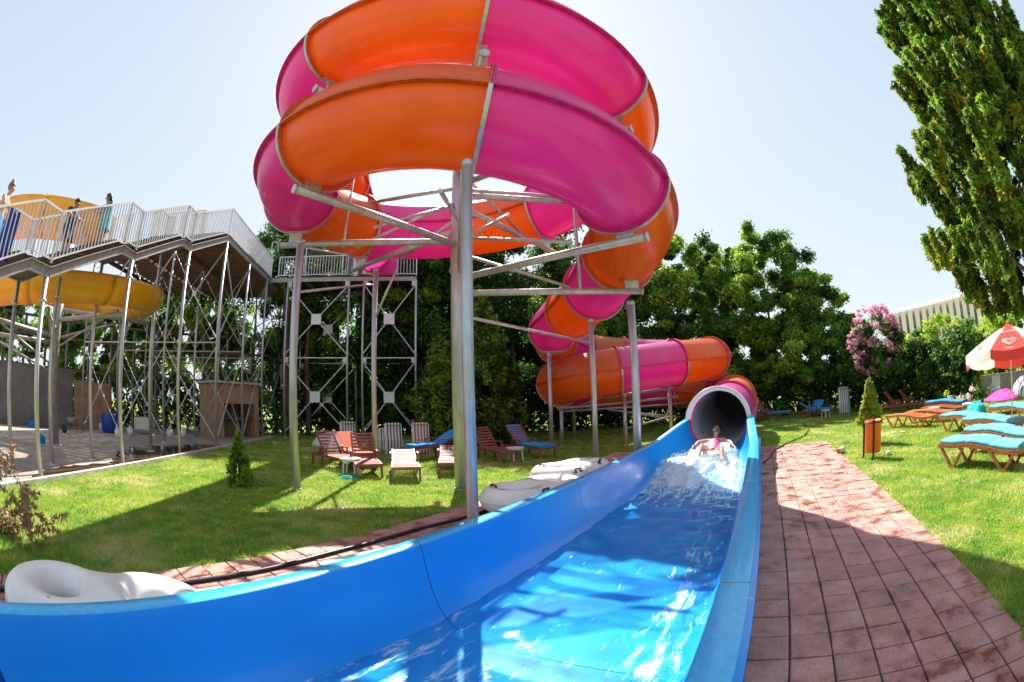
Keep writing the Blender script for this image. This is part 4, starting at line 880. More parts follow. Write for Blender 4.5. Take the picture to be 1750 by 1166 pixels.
# cypresses behind the column
def cone(label, q, h, r, seed, mats, probs, n=260, per=90, size=.09, crad=.20, name='cypress', cat='cypress', group=None, z0=.15):
    global RNG
    RNG = np.random.default_rng(seed); g = RNG; o = thing(name, label, cat, q, 0, group)
    m = MB(); m.tube([(q[0], q[1], -.05), (q[0], q[1], h * .8)], [r * .09 + .01, .012], 8); m.build('trunk', 'trunk', o)
    t = g.random(n); z = z0 + (h - z0) * t ** 1.25; pr = np.interp(z / h, [0, .08, .25, .5, .75, .92, 1], [.7, .95, 1, .82, .48, .2, .02]) * r; a = g.random(n) * 6.283
    rr = pr * (.55 + .45 * g.random(n)) * (1 + .1 * np.sin(5 * a + 7 * z / h)); c = np.stack([q[0] + rr * np.cos(a), q[1] + rr * np.sin(a), z], 1)
    leaves('crown', c, np.full(n, crad) * (1.1 - .5 * t), per, size, mats, probs, o, aspect=2.0, squash=1.4, droop=-.3); return o
cone('tall pointed dark cypress right behind the steel column', pol(-4.3, 18.6), 6.4, 1.8, 41, ['needle', 'needle_br', 'leaf_dark'], (.40, .40, .20), n=620, per=100, size=.10, crad=.3)
cone('shorter cypress just left of the pointed one', pol(-9.3, 18.0), 4.4, 1.05, 42, ['needle', 'needle_br', 'leaf_dark'], (.35, .45, .2), n=300, per=100, size=.10, crad=.26)
cone('small young green conifer alone on the left lawn', (-5.43, 7.55, 0), 1.06, .27, 43, ['needle', 'needle_br', 'leaf_light'], (.25, .55, .2), n=90, per=60, size=.035, crad=.09, name='young_conifer', cat='conifer', z0=.1)
cone('small bright yellow green conifer standing behind the orange bin', (8.85, 8.45, 0), 1.56, .36, 44, ['leaf_yellow', 'leaf_light'], (.75, .25), n=150, per=60, size=.045, crad=.11, name='young_conifer', cat='conifer', z0=.55)
# oleander
q = pol(47.4, 23.4); ol = tree('pink flowering oleander tree rising above the dark hedge', q[0], q[1], 4.75, .8, 1.7, 95, 110, .12, ['leaf_mid', 'leaf_dark'], (.6, .4), 51, trunk_r=.09, cat='oleander', crad=(.25, .45), name='oleander', nb=10)
RNG = np.random.default_rng(52); g = RNG; n = 175; d = unit(g.normal(size=(n, 3))); d[:, 1] = -abs(d[:, 1]) * .9 + .1
c = np.stack([q[0] + d[:, 0] * 1.85, q[1] + d[:, 1] * 1.65, 3.35 + d[:, 2] * (1.5 + .35 * g.random(n))], 1); leaves('blossom', c, .13 + .13 * g.random(n), 48, .08, ['flower', 'flower_pale'], (.6, .4), ol, aspect=1.1)
# bright shrubs in front of the hotel
for lab, az, d, zt, zb, r, sd, pr in [('rounded yellow green tree below the hotel', 57.2, 34, 5.6, .5, 2.0, 61, (.1, .3, .6)), ('pale green bush between oleander and rounded tree', 53.2, 33, 3.9, .4, 2.3, 62, (.0, .25, .75)),
        ('bright low bush right of the rounded tree', 61.2, 31, 3.6, .4, 2.0, 63, (.0, .3, .7)), ('olive green bush at the foot of the huge conifer', 65.5, 33, 4.6, .4, 2.3, 64, (.2, .5, .3)), ('soft green bush left of the parasol top', 59.0, 28, 3.0, .3, 1.6, 65, (.0, .4, .6)), ('shaded bush behind the parasol', 70.5, 30, 4.0, .3, 2.6, 66, (.3, .5, .2))]:
    q = pol(az, d); tree(lab, q[0], q[1], zt, zb, r, 60, 150, .13, ['leaf_mid', 'leaf_light', 'leaf_lime'], pr, sd, trunk_r=.08, cat='bush', name='bush', crad=(.35, .7), group='bushes below the hotel')
# flower bed and low wall by the white chair
hedge('flower_bed', 'row of small white and pink flowers at the end of the hedge', (57.2, 61.5), (19.2, 18.6), .7, 50, ['flower_pale', 'leaf_mid', 'leaf_light'], (.4, .3, .3), 27, rad=(.14, .28), size=.08, step=.3, dep=.5, cat='flowers', z0=.08)
w = MB(); w.slab([pol(60.5, 24)[:2], pol(75, 21)[:2], pol(75, 21.4)[:2], pol(60.5, 24.4)[:2]], 0, 1.0); tag(w.build('garden_wall', 'wallgrey'), 'low weathered garden wall behind the white chair', 'wall')
# dead shrub in the left foreground
RNG = np.random.default_rng(71); gr = random.Random(71); ds = thing('dead_shrub', 'dry brown dead conifer branch drooping at the left edge', 'dead shrub', (-4.75, 2.05, 0))
m = MB(); P0 = A((-4.6, 2.0, 0)); tips = []
def twig(p, d, L, r, lv):
    p = A(p); d = A(d) / np.linalg.norm(d); pts = [p]
    for i in range(4): d = d + A((gr.uniform(-.2, .2), gr.uniform(-.2, .2), gr.uniform(-.16, .06))); d /= np.linalg.norm(d); pts.append(pts[-1] + d * L / 4)
    m.tube(pts, [r, r * .8, r * .6, r * .45, r * .3], 5); tips.extend(pts[1:])
    if lv: [twig(pts[gr.choice((1, 2, 3, 4))], d + A((gr.uniform(-1.2, 1.2), gr.uniform(-1.2, 1.2), gr.uniform(-.9, .3))), L * .5, r * .5, lv - 1) for _ in range(6 if lv > 1 else 5)]
twig(P0, (-.35, .05, .8), .95, .014, 2); twig(P0 + A((-.35, -.02, .0)), (-.55, .1, .5), .6, .012, 2); twig(A((-5.35, 2.2, .3)), (.8, -.1, -.25), .5, .02, 1)
m.build('twigs', 'dead', ds); tips = np.array(tips); leaves('dry_needles', tips, np.full(len(tips), .05), 6, .03, ['dead', 'dead'], (.5, .5), ds, aspect=3.0, droop=.6)
# ivy-free tree trunks standing beside the pump shed
for x, y, h, r, lab in [(-11.9, 21.3, 7.2, .22, 'thick bare grey tree trunk right of the pump shed'), (-11.0, 22.2, 6.8, .17, 'second bare trunk between the pump shed and the start tower')]:
    o = thing('bare_tree', lab, 'tree', (x, y, 0)); m = MB(); m.tube([(x + .05 * math.sin(i), y, h * i / 8 - .05) for i in range(9)], [r * (1 - .04 * i) for i in range(9)], 12); m.build('trunk', 'trunk', o); m = MB(); m.tube([(x, y, h * .8), (x - .5, y + .2, h * 1.15)], [r * .5, r * .2], 8); m.build('limb', 'trunk', o)

# ------------------------------------------------------------------ grass blades
def inlawn(x, y):
    n = x * N[0] + y * N[1]; s = x * D[0] + y * D[1]
    kx = np.interp(y, [p[1] for p in KERB], [p[0] for p in KERB])
    j = .05 * np.sin(9 * s) + .04 * np.sin(23 * s + 1)
    left = (x > kx + .07) & (((n < -4.50 + j * .5) & (s < 13.2)) | (s > 13.2) & (n < -1.9))
    right = (n > 2.06 + j) | ((s > 13.3) & (n > .2))
    return (left | right)
RNG = np.random.default_rng(81); g = RNG
nb = 420000; dd = 1.6 * (24 / 1.6) ** (g.random(nb) ** .85); az = np.radians(g.uniform(-82, 84, nb)); x = dd * np.sin(az); y = dd * np.cos(az)
k = inlawn(x, y) & (np.sin(x * 1.7 + 2 * np.sin(y * 1.1)) * np.sin(y * 1.5 + x * .6) + g.random(nb) * 1.1 > -.35); x, y, dd = x[k], y[k], dd[k]; nb = len(x)
h = (.022 + .03 * g.random(nb)) * (1 + .25 * np.sin(x * 3) * np.sin(y * 2.3)) * (1 + dd * .025); wd = (.0032 + .0006 * dd) * (0.7 + .6 * g.random(nb)); a = g.random(nb) * 6.283; ln = h * (.3 + .8 * g.random(nb)); la = g.random(nb) * 6.283
b0 = np.stack([x - np.cos(a) * wd, y - np.sin(a) * wd, np.full(nb, -.004)], 1); b1 = np.stack([x + np.cos(a) * wd, y + np.sin(a) * wd, np.full(nb, -.004)], 1); tp_ = np.stack([x + np.cos(la) * ln, y + np.sin(la) * ln, h], 1)
V = np.stack([b0, b1, tp_], 1).reshape(-1, 3); tag(npmesh('grass', V, np.arange(3 * nb).reshape(-1, 3), ['grass']), kind='stuff')

# ================================================================== HOTEL
HB = thing('hotel', 'cream hotel with rows of vertical fins and pinkish balconies far beyond the bushes', 'building', pol(57, 86))
HA = np.linspace(49.6, 67.5, 19); hz = lambda a: 1.7 + 86 * np.interp(a, [49.6, 53, 57, 64, 68], [.129, .132, .135, .139, .141])
m = MB()
for a0, a1 in zip(HA[:-1], HA[1:]): m.slab([pol(a0, 87)[:2], pol(a1, 87)[:2], pol(a1, 95)[:2], pol(a0, 95)[:2]], 0, hz((a0 + a1) / 2) - .5)
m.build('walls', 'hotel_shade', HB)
for a in HA:
    m = MB(); q = pol(a, 85.6); t = hz(a); p1, p2 = pol(a, 84.2), pol(a, 87.2)
    m.add([(*p2[:2], 0), (*p1[:2], 0), (*p1[:2], t - 1.0), (*p2[:2], t)] + [(*(p + pol(a + 90, .9))[:2], z) for p, z in ((p2, 0), (p1, 0), (p1, t - 1.0), (p2, t))], [(0, 1, 2, 3), (7, 6, 5, 4), (0, 4, 5, 1), (1, 5, 6, 2), (2, 6, 7, 3)]); m.build('fin', 'hotel', HB)
for a0, a1 in zip(HA[:-1], HA[1:]):
    for kf in range(3):
        z = hz((a0 + a1) / 2) - 2.6 - 3.1 * kf
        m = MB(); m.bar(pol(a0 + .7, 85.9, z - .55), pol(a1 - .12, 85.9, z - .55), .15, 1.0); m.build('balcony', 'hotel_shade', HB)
        m = MB(); m.bar(pol(a0 + .75, 86.9, z + .7), pol(a1 - .2, 86.9, z + .7), .12, 1.0); m.build('window', 'glass', HB)

# ================================================================== LOUNGERS AND GARDEN FURNITURE
def lprof(x, back):                                  # height of a lounger bed along its length x in [0, 1.95]; head at x = 0
    return x
def slat_lounger(name, label, back_deg, mt, cushion=None, legs='v', frame=None, L=1.95, W=.64, hs=.30, piv=.72, slats=True):
    """local frame: head end at x=0, foot end at x=L, seat height hs; back raised about x=piv."""
    o = thing(name, label, 'sun lounger'); frame = frame or mt
    cb, sb = math.cos(R_(back_deg)), math.sin(R_(back_deg))
    def top(x, dz=0.0):
        if x < piv and back_deg > 1: l = piv - x; return (piv - l * cb - dz * sb, hs + l * sb + dz * cb)
        w = .045 * math.sin((x - .2) * 3.0) if back_deg < 1 else .012 * math.sin((x - piv) * 3.2); w += .05 * max(0, (.35 - x) / .35) if back_deg < 1 else 0
        return (x, hs + w + dz)
    m = MB(); xs = np.linspace(0, L, 22) if back_deg < 1 else list(np.linspace(piv, L, 14))
    for s in (-1, 1):
        for a, b in zip(xs[:-1], xs[1:]): (xa, za), (xb, zb) = top(a), top(b); m.bar((xa - .004, s * (W / 2 - .02), za - .02), (xb + .004, s * (W / 2 - .02), zb - .02), .045, .06)
    xe, ze = top(L); m.bar((xe, -W / 2 + .02, ze - .02), (xe, W / 2 - .02, ze - .02), .045, .07)
    m.build('frame', frame, o)
    if slats:
        m = MB(); n = 13 if back_deg > 1 else 22
        for i in range(n): x = (piv + .05 if back_deg > 1 else .05) + (L - .1 - (piv if back_deg > 1 else 0)) * i / (n - 1); xx, z = top(x); m.box((xx, 0, z + .002), (.062, W - .08, .016))
        m.build('seat', mt, o)
    if back_deg > 1:
        m = MB(); (xa, za), (xb, zb) = top(piv), top(0)
        for s in (-1, 1): m.bar((xa, s * (W / 2 - .045), za), (xb, s * (W / 2 - .045), zb), .04, .04)
        for i in range(8):
            x = .05 + (piv - .1) * i / 7; (x0, z0) = top(x - .028), top(x + .028); m.bar((x0[0], 0, x0[1]), (z0[0], 0, z0[1]), W - .1, .016)
        m.build('backrest', mt, o)
        l = piv * .55
        for y in (-.2, .2): MB().bar((piv - l * cb, y, hs + l * sb), (max(.05, piv - l * cb - .14), y, hs - .03), .02, .02).build('prop', frame, o)
    vx = [(.12, .42, .30), (1.42, 1.88, 1.62)] if legs == 'v' else []
    for s in (-1, 1):
        y = s * (W / 2 - .02)
        if legs == 'v':
            for k, (xa, xb, xf) in enumerate(((.06, .62, .38), (1.25, 1.88, 1.62))):
                m = MB(); m.bar((xa, y, hs - .02), (xf - .04, y, .025), .045, .05); m.bar((xb, y, hs - .03), (xf + .04, y, .025), .045, .05); m.bar((xf - .09, y, .02), (xf + .09, y, .02), .05, .035); m.build('leg', frame, o)
        else:
            for xa, xf in ((.1, .04), (1.85, 1.9), (.72, .64)):
                m = MB(); m.bar((xa, y, hs - .02), (xf, y, 0), .05, .05); m.build('leg', frame, o)
    if back_deg > 1:
        m = MB(); [m.bar((.0, s * (W / 2 - .02), hs - .03), (piv + .05, s * (W / 2 - .02), hs - .02), .045, .055) for s in (-1, 1)]; m.bar((.0, -W / 2, hs - .03), (0, W / 2, hs - .03), .045, .055); m.build('rear_frame', frame, o)
        for s in (-1, 1):
            if legs == 'v': continue
            y = s * (W / 2 + .01); m = MB(); m.bar((.62, y, hs + .20), (1.05, y, hs + .20), .05, .03); m.bar((1.0, y, hs + .2), (1.08, y, hs - .02), .04, .03); m.bar((.66, y, hs + .2), (.6, y, hs - .02), .04, .03); m.build('armrest', frame, o)
    if cushion:
        m = MB(); xs = np.linspace(.03, L - .03, 40); th = .075
        def cf(x, j):
            xx, z = top(x, .012); dn = th * (1 - .5 * (abs(x - .72) < .03) - .35 * (abs(x - 1.3) < .03)); ed = .03
            y, dz = [(-W / 2 + .03, 0), (-W / 2 + .02, dn * .5), (-W / 2 + .05, dn * .96), (-.15, dn), (.15, dn), (W / 2 - .05, dn * .96), (W / 2 - .02, dn * .5), (W / 2 - .03, 0)][int(j)]
            xx, z = top(x, .012 + dz * min(1, (x) / .05 + .35, (L - x) / .05 + .35)); return A((xx, y, z))
        m.grid(cf, xs, range(8), closed=True); m.add([cf(xs[0], j) for j in range(8)], [tuple(range(8))]); m.add([cf(xs[-1], j) for j in range(8)], [tuple(range(8))[::-1]])
        m.build('cushion', cushion, o)
    return o
GL = 'sun loungers on the right lawn'
wl_ = Kit(slat_lounger('sun_lounger', 'x', 0, 'wood', 'teal', hs=.36))
AX = R_(-92)                                          # foot end points towards -y
for (x, y), l, dr in [((7.42, 4.78), 'nearest wooden lounger with teal cushion at the right edge', 0), ((8.75, 4.95), 'second nearest teal cushioned wooden lounger, directly behind the front one', -7), ((10.35, 5.95), 'third teal cushioned lounger back, its foot end passing behind the parasol pole', -6),
        ((11.3, 7.35), 'teal cushioned lounger with crossed wooden legs left of the parasol pole', -8), ((12.7, 6.2), 'teal cushioned lounger beneath the parasol beside the striped towel', -10)]:
    wl_.put((x, y, 0), AX + R_(dr), l, GL)
o = slat_lounger('sun_lounger', 'bare sunburnt orange slatted lounger nearest the orange bin', 0, 'plastic_orange', hs=.36); place(o, (11.95, 10.35, 0), R_(-88), o['label'], group=GL)
o2 = copy_tree(o); place(o2, (12.95, 10.2, 0), R_(-84), 'bare orange slatted lounger just behind the other orange one', group=GL)
o = slat_lounger('sun_lounger', 'raised brown lounger with pale blue cushion in front of the flower bed', 0, 'wood', 'skyblue', hs=.40); place(o, (15.2, 10.9, 0), R_(-82), o['label'], group=GL)
o = slat_lounger('sun_lounger', 'brown slatted lounger between the orange ones and the pale blue cushion', 0, 'wood', hs=.36); place(o, (14.1, 10.3, 0), R_(-86), o['label'], group=GL)
# left group under the spiral
GLL = 'plastic loungers on the shaded left lawn'
ra = slat_lounger('sun_lounger', 'red brown slatted lounger, back half raised, foot towards the lawn beside the white table', 48, 'plastic_red', legs='s', hs=.33, piv=.85)
def lg(o, foot, head, label, first=True):           # foot and head ground points
    f, h = np.array(foot), np.array(head); d = (f - h) / np.linalg.norm(f - h); place(o, (*(f - d * 1.95), 0), math.atan2(d[1], d[0]), label, group=GLL); return o
lg(ra, (-3.3, 9.75), (-4.15, 11.6), 'upright backed red brown slatted lounger with foot towards the lawn beside the white table')
lg(copy_tree(ra), (-4.0, 10.65), (-6.2, 12.45), 'red brown lounger seen from its side at the left end of the group')
o = slat_lounger('sun_lounger', 'x', 14, 'plastic_tan', legs='s', hs=.33, piv=.85); lg(o, (-2.35, 9.45), (-2.9, 11.4), 'nearly flat tan brown slatted lounger, middle of the three facing the lawn')
o = slat_lounger('sun_lounger', 'x', 16, 'plastic_red', legs='s', hs=.33, piv=.85); lg(o, (-1.45, 10.25), (-1.75, 12.2), 'low red brown lounger half hidden by the steel column')
o = slat_lounger('sun_lounger', 'x', 40, 'plastic_red', 'coral', legs='s', hs=.33, piv=.8); lg(o, (-3.9, 11.3), (-5.9, 13.6), 'lounger with coral orange cushion behind the leftmost one')
o = slat_lounger('sun_lounger', 'x', 26, 'plastic_red', 'skyblue', legs='s', hs=.42, piv=.85); lg(o, (-3.15, 13.0), (-1.75, 14.6), 'lounger with bright blue cushion left of the steel column')
lg(copy_tree(ra), (-.15, 12.65), (-1.35, 14.4), 'red brown lounger right of the steel column with white table beside it')
o = slat_lounger('sun_lounger', 'x', 46, 'plastic_red', 'skyblue', legs='s', hs=.33, piv=.85); lg(o, (1.0, 13.3), (-.35, 15.0), 'red backed lounger with blue cushion at the right end of the left group')
# shaded row by the trees
GS = 'loungers in the shade of the trees'
o = slat_lounger('sun_lounger', 'x', 30, 'plastic_red', 'skyblue', legs='s', hs=.33, piv=.8); place(o, (12.3, 20.6, 0), R_(-28), 'blue cushioned lounger in the shade nearest the tube mouth', group=GS)
o2 = copy_tree(o); place(o2, (14.1, 19.0, 0), R_(-40), 'blue cushioned lounger in the shade behind the small white table', group=GS)
o2 = copy_tree(o); place(o2, (16.0, 19.4, 0), R_(215), 'blue cushioned lounger in the shade left of the striped folding lounger', group=GS)
o = copy_tree(ra); place(o, (15.7, 14.3, 0), R_(-60), 'red slatted lounger with raised back against the hedge, left one of the pair', group=GS)
o = copy_tree(ra); place(o, (16.5, 14.0, 0), R_(-60), 'red slatted lounger with raised back against the hedge, right one of the pair', group=GS)
o = copy_tree(ra); place(o, (13.4, 22.2, 0), R_(-110), 'dark red slatted lounger deep in the shade behind the blue cushions', group=GS)
# striped folded loungers standing upright
def folded(label, mt, h=1.02, w=.56):
    o = thing('folded_lounger', label, 'folded lounger', group='striped folding loungers stood upright')
    for s in (-1, 1): m = MB(); m.tube([(.1, s * w / 2, 0), (.02, s * w / 2, h * .5), (.1, s * w / 2, h)], .016, 8); m.tube([(-.12, s * w / 2, 0), (-.04, s * w / 2, h * .5)], .016, 8); m.build('frame', 'plastic_white', o)
    m = MB(); m.grid(lambda z, y: A((.04 + .06 * abs(z / h - .5) * 2 - .02, y, z)), np.linspace(h * .48, h, 8), np.linspace(-w / 2 + .02, w / 2 - .02, 5)); m.grid(lambda z, y: A((-.06 + .02 * math.sin(z * 9), y * .98, z)), np.linspace(.06, h * .56, 8), np.linspace(-w / 2, w / 2, 5)); m.build('canvas', mt, o, solid=.03)
    m = MB(); m.grid(lambda a, y: A((.06 + .05 * math.cos(a), y, h - .02 + .05 * math.sin(a))), np.linspace(-.6, 3.4, 8), [-w / 2 + .01, w / 2 - .01]); m.build('headrest', mt, o, solid=.02)
    return o
for (x, y), mt, l, h in [((-6.1, 15.7), 'stripe_grey', 'grey striped folding lounger stood upright, leftmost of the row, behind a thin pole', 1.02), ((-4.5, 15.4), 'stripe_blue', 'shorter blue grey striped folding lounger second in the upright row', .82), ((-4.0, 14.5), 'stripe_grey', 'tall dark grey striped folding lounger in the middle behind the tan lounger', 1.04), ((-3.15, 14.9), 'stripe_red', 'rose striped folding lounger stood upright beside the bright blue cushion', 1.04)]:
    place(folded(l, mt, h), (x, y, 0), math.atan2(y, x) + .1, l)
o = folded('blue grey striped folding lounger standing in the shade by the oleander trunk', 'stripe_blue', 1.3); place(o, (15.75, 17.0, 0), math.atan2(17.0, 15.75) + .2, o['label'])
# tables
def table(label, w=.5, h=.4):
    o = thing('side_table', label, 'side table', group='small white side tables'); m = MB(); m.slab([(w / 2 * math.cos(a) * (1.1 if i % 2 else 1), w / 2 * math.sin(a)) for i, a in enumerate(np.linspace(0, 6.283, 13)[:-1])], h - .03, h); m.slab([(w * .47 * math.cos(a), w * .47 * math.sin(a)) for a in np.linspace(0, 6.283, 13)[:-1]], h - .07, h - .031); m.build('table_top', 'plastic_white', o, bevel=.006)
    for a in (.78, 2.36, 3.93, 5.5): m = MB(); m.bar((w * .36 * math.cos(a), w * .36 * math.sin(a), h - .06), (w * .44 * math.cos(a), w * .44 * math.sin(a), 0), .045, .03); m.build('leg', 'plastic_white', o)
    return o
tk = Kit(table('x'))
for p, l in [((-3.95, 10.25), 'white side table between the leftmost lounger and the upright backed one'), ((.0, 13.0), 'white side table between the two loungers right of the column'), ((14.3, 16.9), 'white side table in the shade left of the striped lounger'), ((13.75, 9.5), 'white side table among the orange loungers'), ((14.5, 8.3), 'white side table in front of the turquoise towel')]:
    tk.put((*p, 0), random.random(), l, 'small white side tables')
# white plastic armchair
CH = thing('armchair', 'white plastic armchair with turquoise towel over its back by the garden wall', 'chair', (19.4, 9.3, 0), R_(200)); m = MB(); X0 = A((19.4, 9.3, 0)); ca, sa = math.cos(R_(200)), math.sin(R_(200))
def cl(x, y, z): return X0 + A((x * ca - y * sa, x * sa + y * ca, z))
m.box(cl(0, 0, .44), (.48, .48, .04), rz=R_(200)); m.build('seat', 'plastic_white', CH)
m = MB(); m.bar(cl(-.22, 0, .46), cl(-.34, 0, .98), .46, .03, up=(ca, sa, 0)); m.build('backrest', 'plastic_white', CH)
for x in (-.2, .2):
    for y in (-.22, .22): m = MB(); m.bar(cl(x, y, .44), cl(x * 1.15, y * 1.1, 0), .05, .05, up=(1, 0, 0)); m.build('leg', 'plastic_white', CH)
for y in (-.25, .25): m = MB(); m.bar(cl(-.25, y, .66), cl(.22, y, .66), .05, .03); m.bar(cl(.2, y, .66), cl(.2, y, .44), .04, .04, up=(1, 0, 0)); m.build('armrest', 'plastic_white', CH)
m = MB(); m.grid(lambda t, y: cl(-.30 - .045 * math.sin(t) - .02 , y, .99 - .42 * abs(t - 1.57) / 1.57 + .02 * math.sin(9 * y)) + A((ca, sa, 0)) * (.07 * math.cos(t)), np.linspace(0, 3.14, 14), np.linspace(-.17, .17, 7)); tag(m.build('towel', 'turq'), 'turquoise towel folded over the back of the white armchair', 'towel')
# towels heaped by the parasol
def heap(name, label, x, y, z, rx, ry, h, mt, seed, cat='towel'):
    r = np.random.default_rng(seed); ph = r.random(6) * 6.28; m = MB()
    def f(u, v):
        a = v; rr = u * (1 + .12 * math.sin(3 * a + ph[0]) + .07 * math.sin(5 * a + ph[1])); zz = h * (1 - u ** 2.4) * (.8 + .2 * math.sin(4 * u * math.cos(a) + ph[2]) * math.cos(3 * u * math.sin(a) + ph[3])) + .018 * math.sin(15 * u * math.sin(a) + 5 * u * math.cos(a) + ph[4]) * (1 - u * u)
        return A((x + rx * rr * math.cos(a), y + ry * rr * math.sin(a), z + max(0.0, zz)))
    m.grid(f, np.linspace(.02, 1, 16), np.linspace(0, 2 * math.pi, 33)); return tag(m.build(name, mt, solid=.01), label, cat)
heap('towel', 'magenta towels heaped on the loungers left of the parasol pole', 14.55, 6.6, .42, .55, .8, .30, 'pinktowel', 1)
heap('towel', 'bright turquoise towel hanging off a lounger behind the teal cushions', 14.2, 7.7, .1, .4, .45, .46, 'turq', 2)
heap('beach_bag', 'white and teal striped beach bag leaning at the right edge', 15.0, 6.0, .45, .4, .42, .62, 'stripe_blue', 4, 'bag')
# parasol
UX, UY = 9.85, 4.22; PA = thing('parasol', 'red and white parasol with heart emblem tilted over the right loungers', 'parasol', (UX, UY, 0))
m = MB(); m.tube([(UX, UY, 0), (UX + .02, UY, 2.3)], .019, 10); m.build('pole', 'plastic_white', PA)
RO, ZO, ZI, RI = 1.28, 1.74, 2.27, .10
tilt = R_(5)
def pu(r, a, z): p = A((r * math.cos(a), r * math.sin(a), z - 2.0)); c, s = math.cos(tilt), math.sin(tilt); return A((UX + p[0] * c + p[2] * s, UY + p[1], 2.0 - p[0] * s + p[2] * c))
PANEL0 = R_(203.5)                                       # centre direction of a panel that faces the camera
for k in range(8):
    a0, a1 = PANEL0 + (k - .5) * math.pi / 4, PANEL0 + (k + .5) * math.pi / 4; mt = 'parasol_red' if k % 2 == 0 else 'parasol_white'
    def pf(t, q, vz=0.0):
        a = a0 + (a1 - a0) * q; sag = .05 * math.sin(math.pi * q) * t; cr_ = math.cos(math.pi / 8) / math.cos(a - (a0 + a1) / 2)
        r = (RI + (RO - RI) * t) * (cr_ * .5 + .5 * 1); return pu(r * (1 - sag * .3), a, ZI + (ZO - ZI) * (t ** 1.25) - sag + vz)
    m = MB(); m.grid(pf, np.linspace(0, 1, 9), np.linspace(0, 1, 7)); m.build('canopy_panel', mt, PA)
    m = MB(); m.grid(lambda d, q: pf(1, q) + A((0, 0, -d - .02 * (d > .1) * abs(math.sin(math.pi * 2 * q)))), [0, .08, .17], np.linspace(0, 1, 9)); m.build('valance', mt, PA)
    m = MB(); m.tube([pu(.03, a0, ZI - .12), pu(RO * .98, a0, ZO - .03)], .006, 6); m.tube([pu(.03, a0, ZI - .6), pu(RO * .5, a0, ZO + .3)], .006, 6); m.build('rib', 'plastic_white', PA)
m = MB(); m.grid(lambda t, a: pu(.02 + .42 * t, a, ZI + .06 - .20 * t), np.linspace(0, 1, 5), np.linspace(0, 2 * math.pi, 25)); m.build('vent_cap', 'parasol_red', PA)
m = MB(); m.blob(pu(0, 0, ZI + .08), .03); m.build('finial', 'bin_orange', PA)
# emblems and lettering on the fabric, 4 mm proud
def onpanel(k, u, v):                                    # u across in metres at the panel, v up in metres from the rim
    ac = PANEL0 + k * math.pi / 4; sl = math.hypot(RO - RI, ZO - ZI); t = 1 - v / sl; r = RI + (RO - RI) * t
    a = ac + u / max(.1, r) * .96; nrm = A((math.cos(ac) * .40, math.sin(ac) * .40, .9))
    return pu(r * .985, a, ZI + (ZO - ZI) * t ** 1.25 - .05 * t * math.cos(u * 2.2) + .004) + A((math.cos(ac), math.sin(ac), .9)) * .012
def heartpts(sc):
    o = []
    for t in np.linspace(0, 2 * math.pi, 40): o.append((sc * 16 * math.sin(t) ** 3 / 17, sc * (13 * math.cos(t) - 5 * math.cos(2 * t) - 2 * math.cos(3 * t) - math.cos(4 * t)) / 17))
    return o
for k, mt in ((0, 'parasol_white'), (2, 'parasol_white'), (-2, 'parasol_white'), (1, 'parasol_red'), (-1, 'parasol_red')):
    m = MB()
    for s0, s1 in ((.22, .185), (.14, .11)):
        h0, h1 = heartpts(s0), heartpts(s1); vs = [onpanel(k, x, y * .8 + .34) for x, y in h0] + [onpanel(k, x + .01, y * .8 + .34) for x, y in h1]; n = len(h0); m.add(vs, [(i, (i + 1) % n, n + (i + 1) % n, n + i) for i in range(n)])
    m.build('heart_emblem', mt, PA)
def text3d(txt, size, fn, name, mt, parent, sc=1.0):
    cu = bpy.data.curves.new(name, 'FONT'); cu.body = txt; cu.size = size; cu.align_x = 'CENTER'; cu.align_y = 'CENTER'; cu.fill_mode = 'FRONT'
    o = bpy.data.objects.new(name, cu); COL.objects.link(o); dg = bpy.context.evaluated_depsgraph_get(); me = bpy.data.meshes.new_from_object(o.evaluated_get(dg)); bpy.data.objects.remove(o)
    Mi = np.array(rootmat(parent).inverted())
    for v in me.vertices: p = fn(v.co.x * sc, v.co.y); p = Mi[:3, :3] @ p + Mi[:3, 3]; v.co = tuple(p)
    me.materials.clear(); me.materials.append(MT[mt]); ob = bpy.data.objects.new(name, me); COL.objects.link(ob); ob.parent = parent; return ob
text3d('ALGIDA', .17, lambda x, y: onpanel(0, x, y + .83), 'lettering', 'parasol_white', PA)
text3d('ALGIDA', .07, lambda x, y: onpanel(0, x, y + .06), 'lettering', 'parasol_white', PA)
# orange bin
BX, BY = 7.28, 6.86; BN = thing('litter_bin', 'orange cylinder litter bin hung between two black posts', 'litter bin', (BX, BY, 0)); m = MB(); m.lathe([(0, .14), (.19, .14), (.195, .16), (.195, .77), (.205, .78), (.205, .80), (.185, .80), (.185, .2), (0, .2)], (BX, BY, 0), 28); m.build('drum', 'bin_orange', BN)
vx = np.array([BX, BY]) / math.hypot(BX, BY); sx = np.array([vx[1], -vx[0]])
for s, f in ((-1.15, .02), (.1, -.22)): q = np.array([BX, BY]) + sx * s * .19 + vx * f * 1.05; m = MB(); m.box((q[0], q[1], .41), (.035, .035, .84), rz=.3); m.build('post', 'black', BN)
m = MB(); m.tube([(BX + .22 * math.cos(a), BY + .22 * math.sin(a), .76) for a in np.linspace(2.5, 7.5, 18)], .014, 6); m.tube([(BX + .18, BY - .03, .76), (BX + .19, BY - .05, .62)], .014, 6); m.build('hoop', 'black', BN)
o = thing('towel_roll', 'small white roll with reddish end lying by the paver edge', 'roll', (7.45, 8.12, 0)); m = MB(); m.tube([(7.3, 8.1, .07), (7.62, 8.3, .075)], .065, 16); m.build('roll', 'paper', o); m = MB(); m.tube([(7.29, 8.094, .07), (7.31, 8.106, .07)], .055, 16); m.build('end', 'terracotta', o)
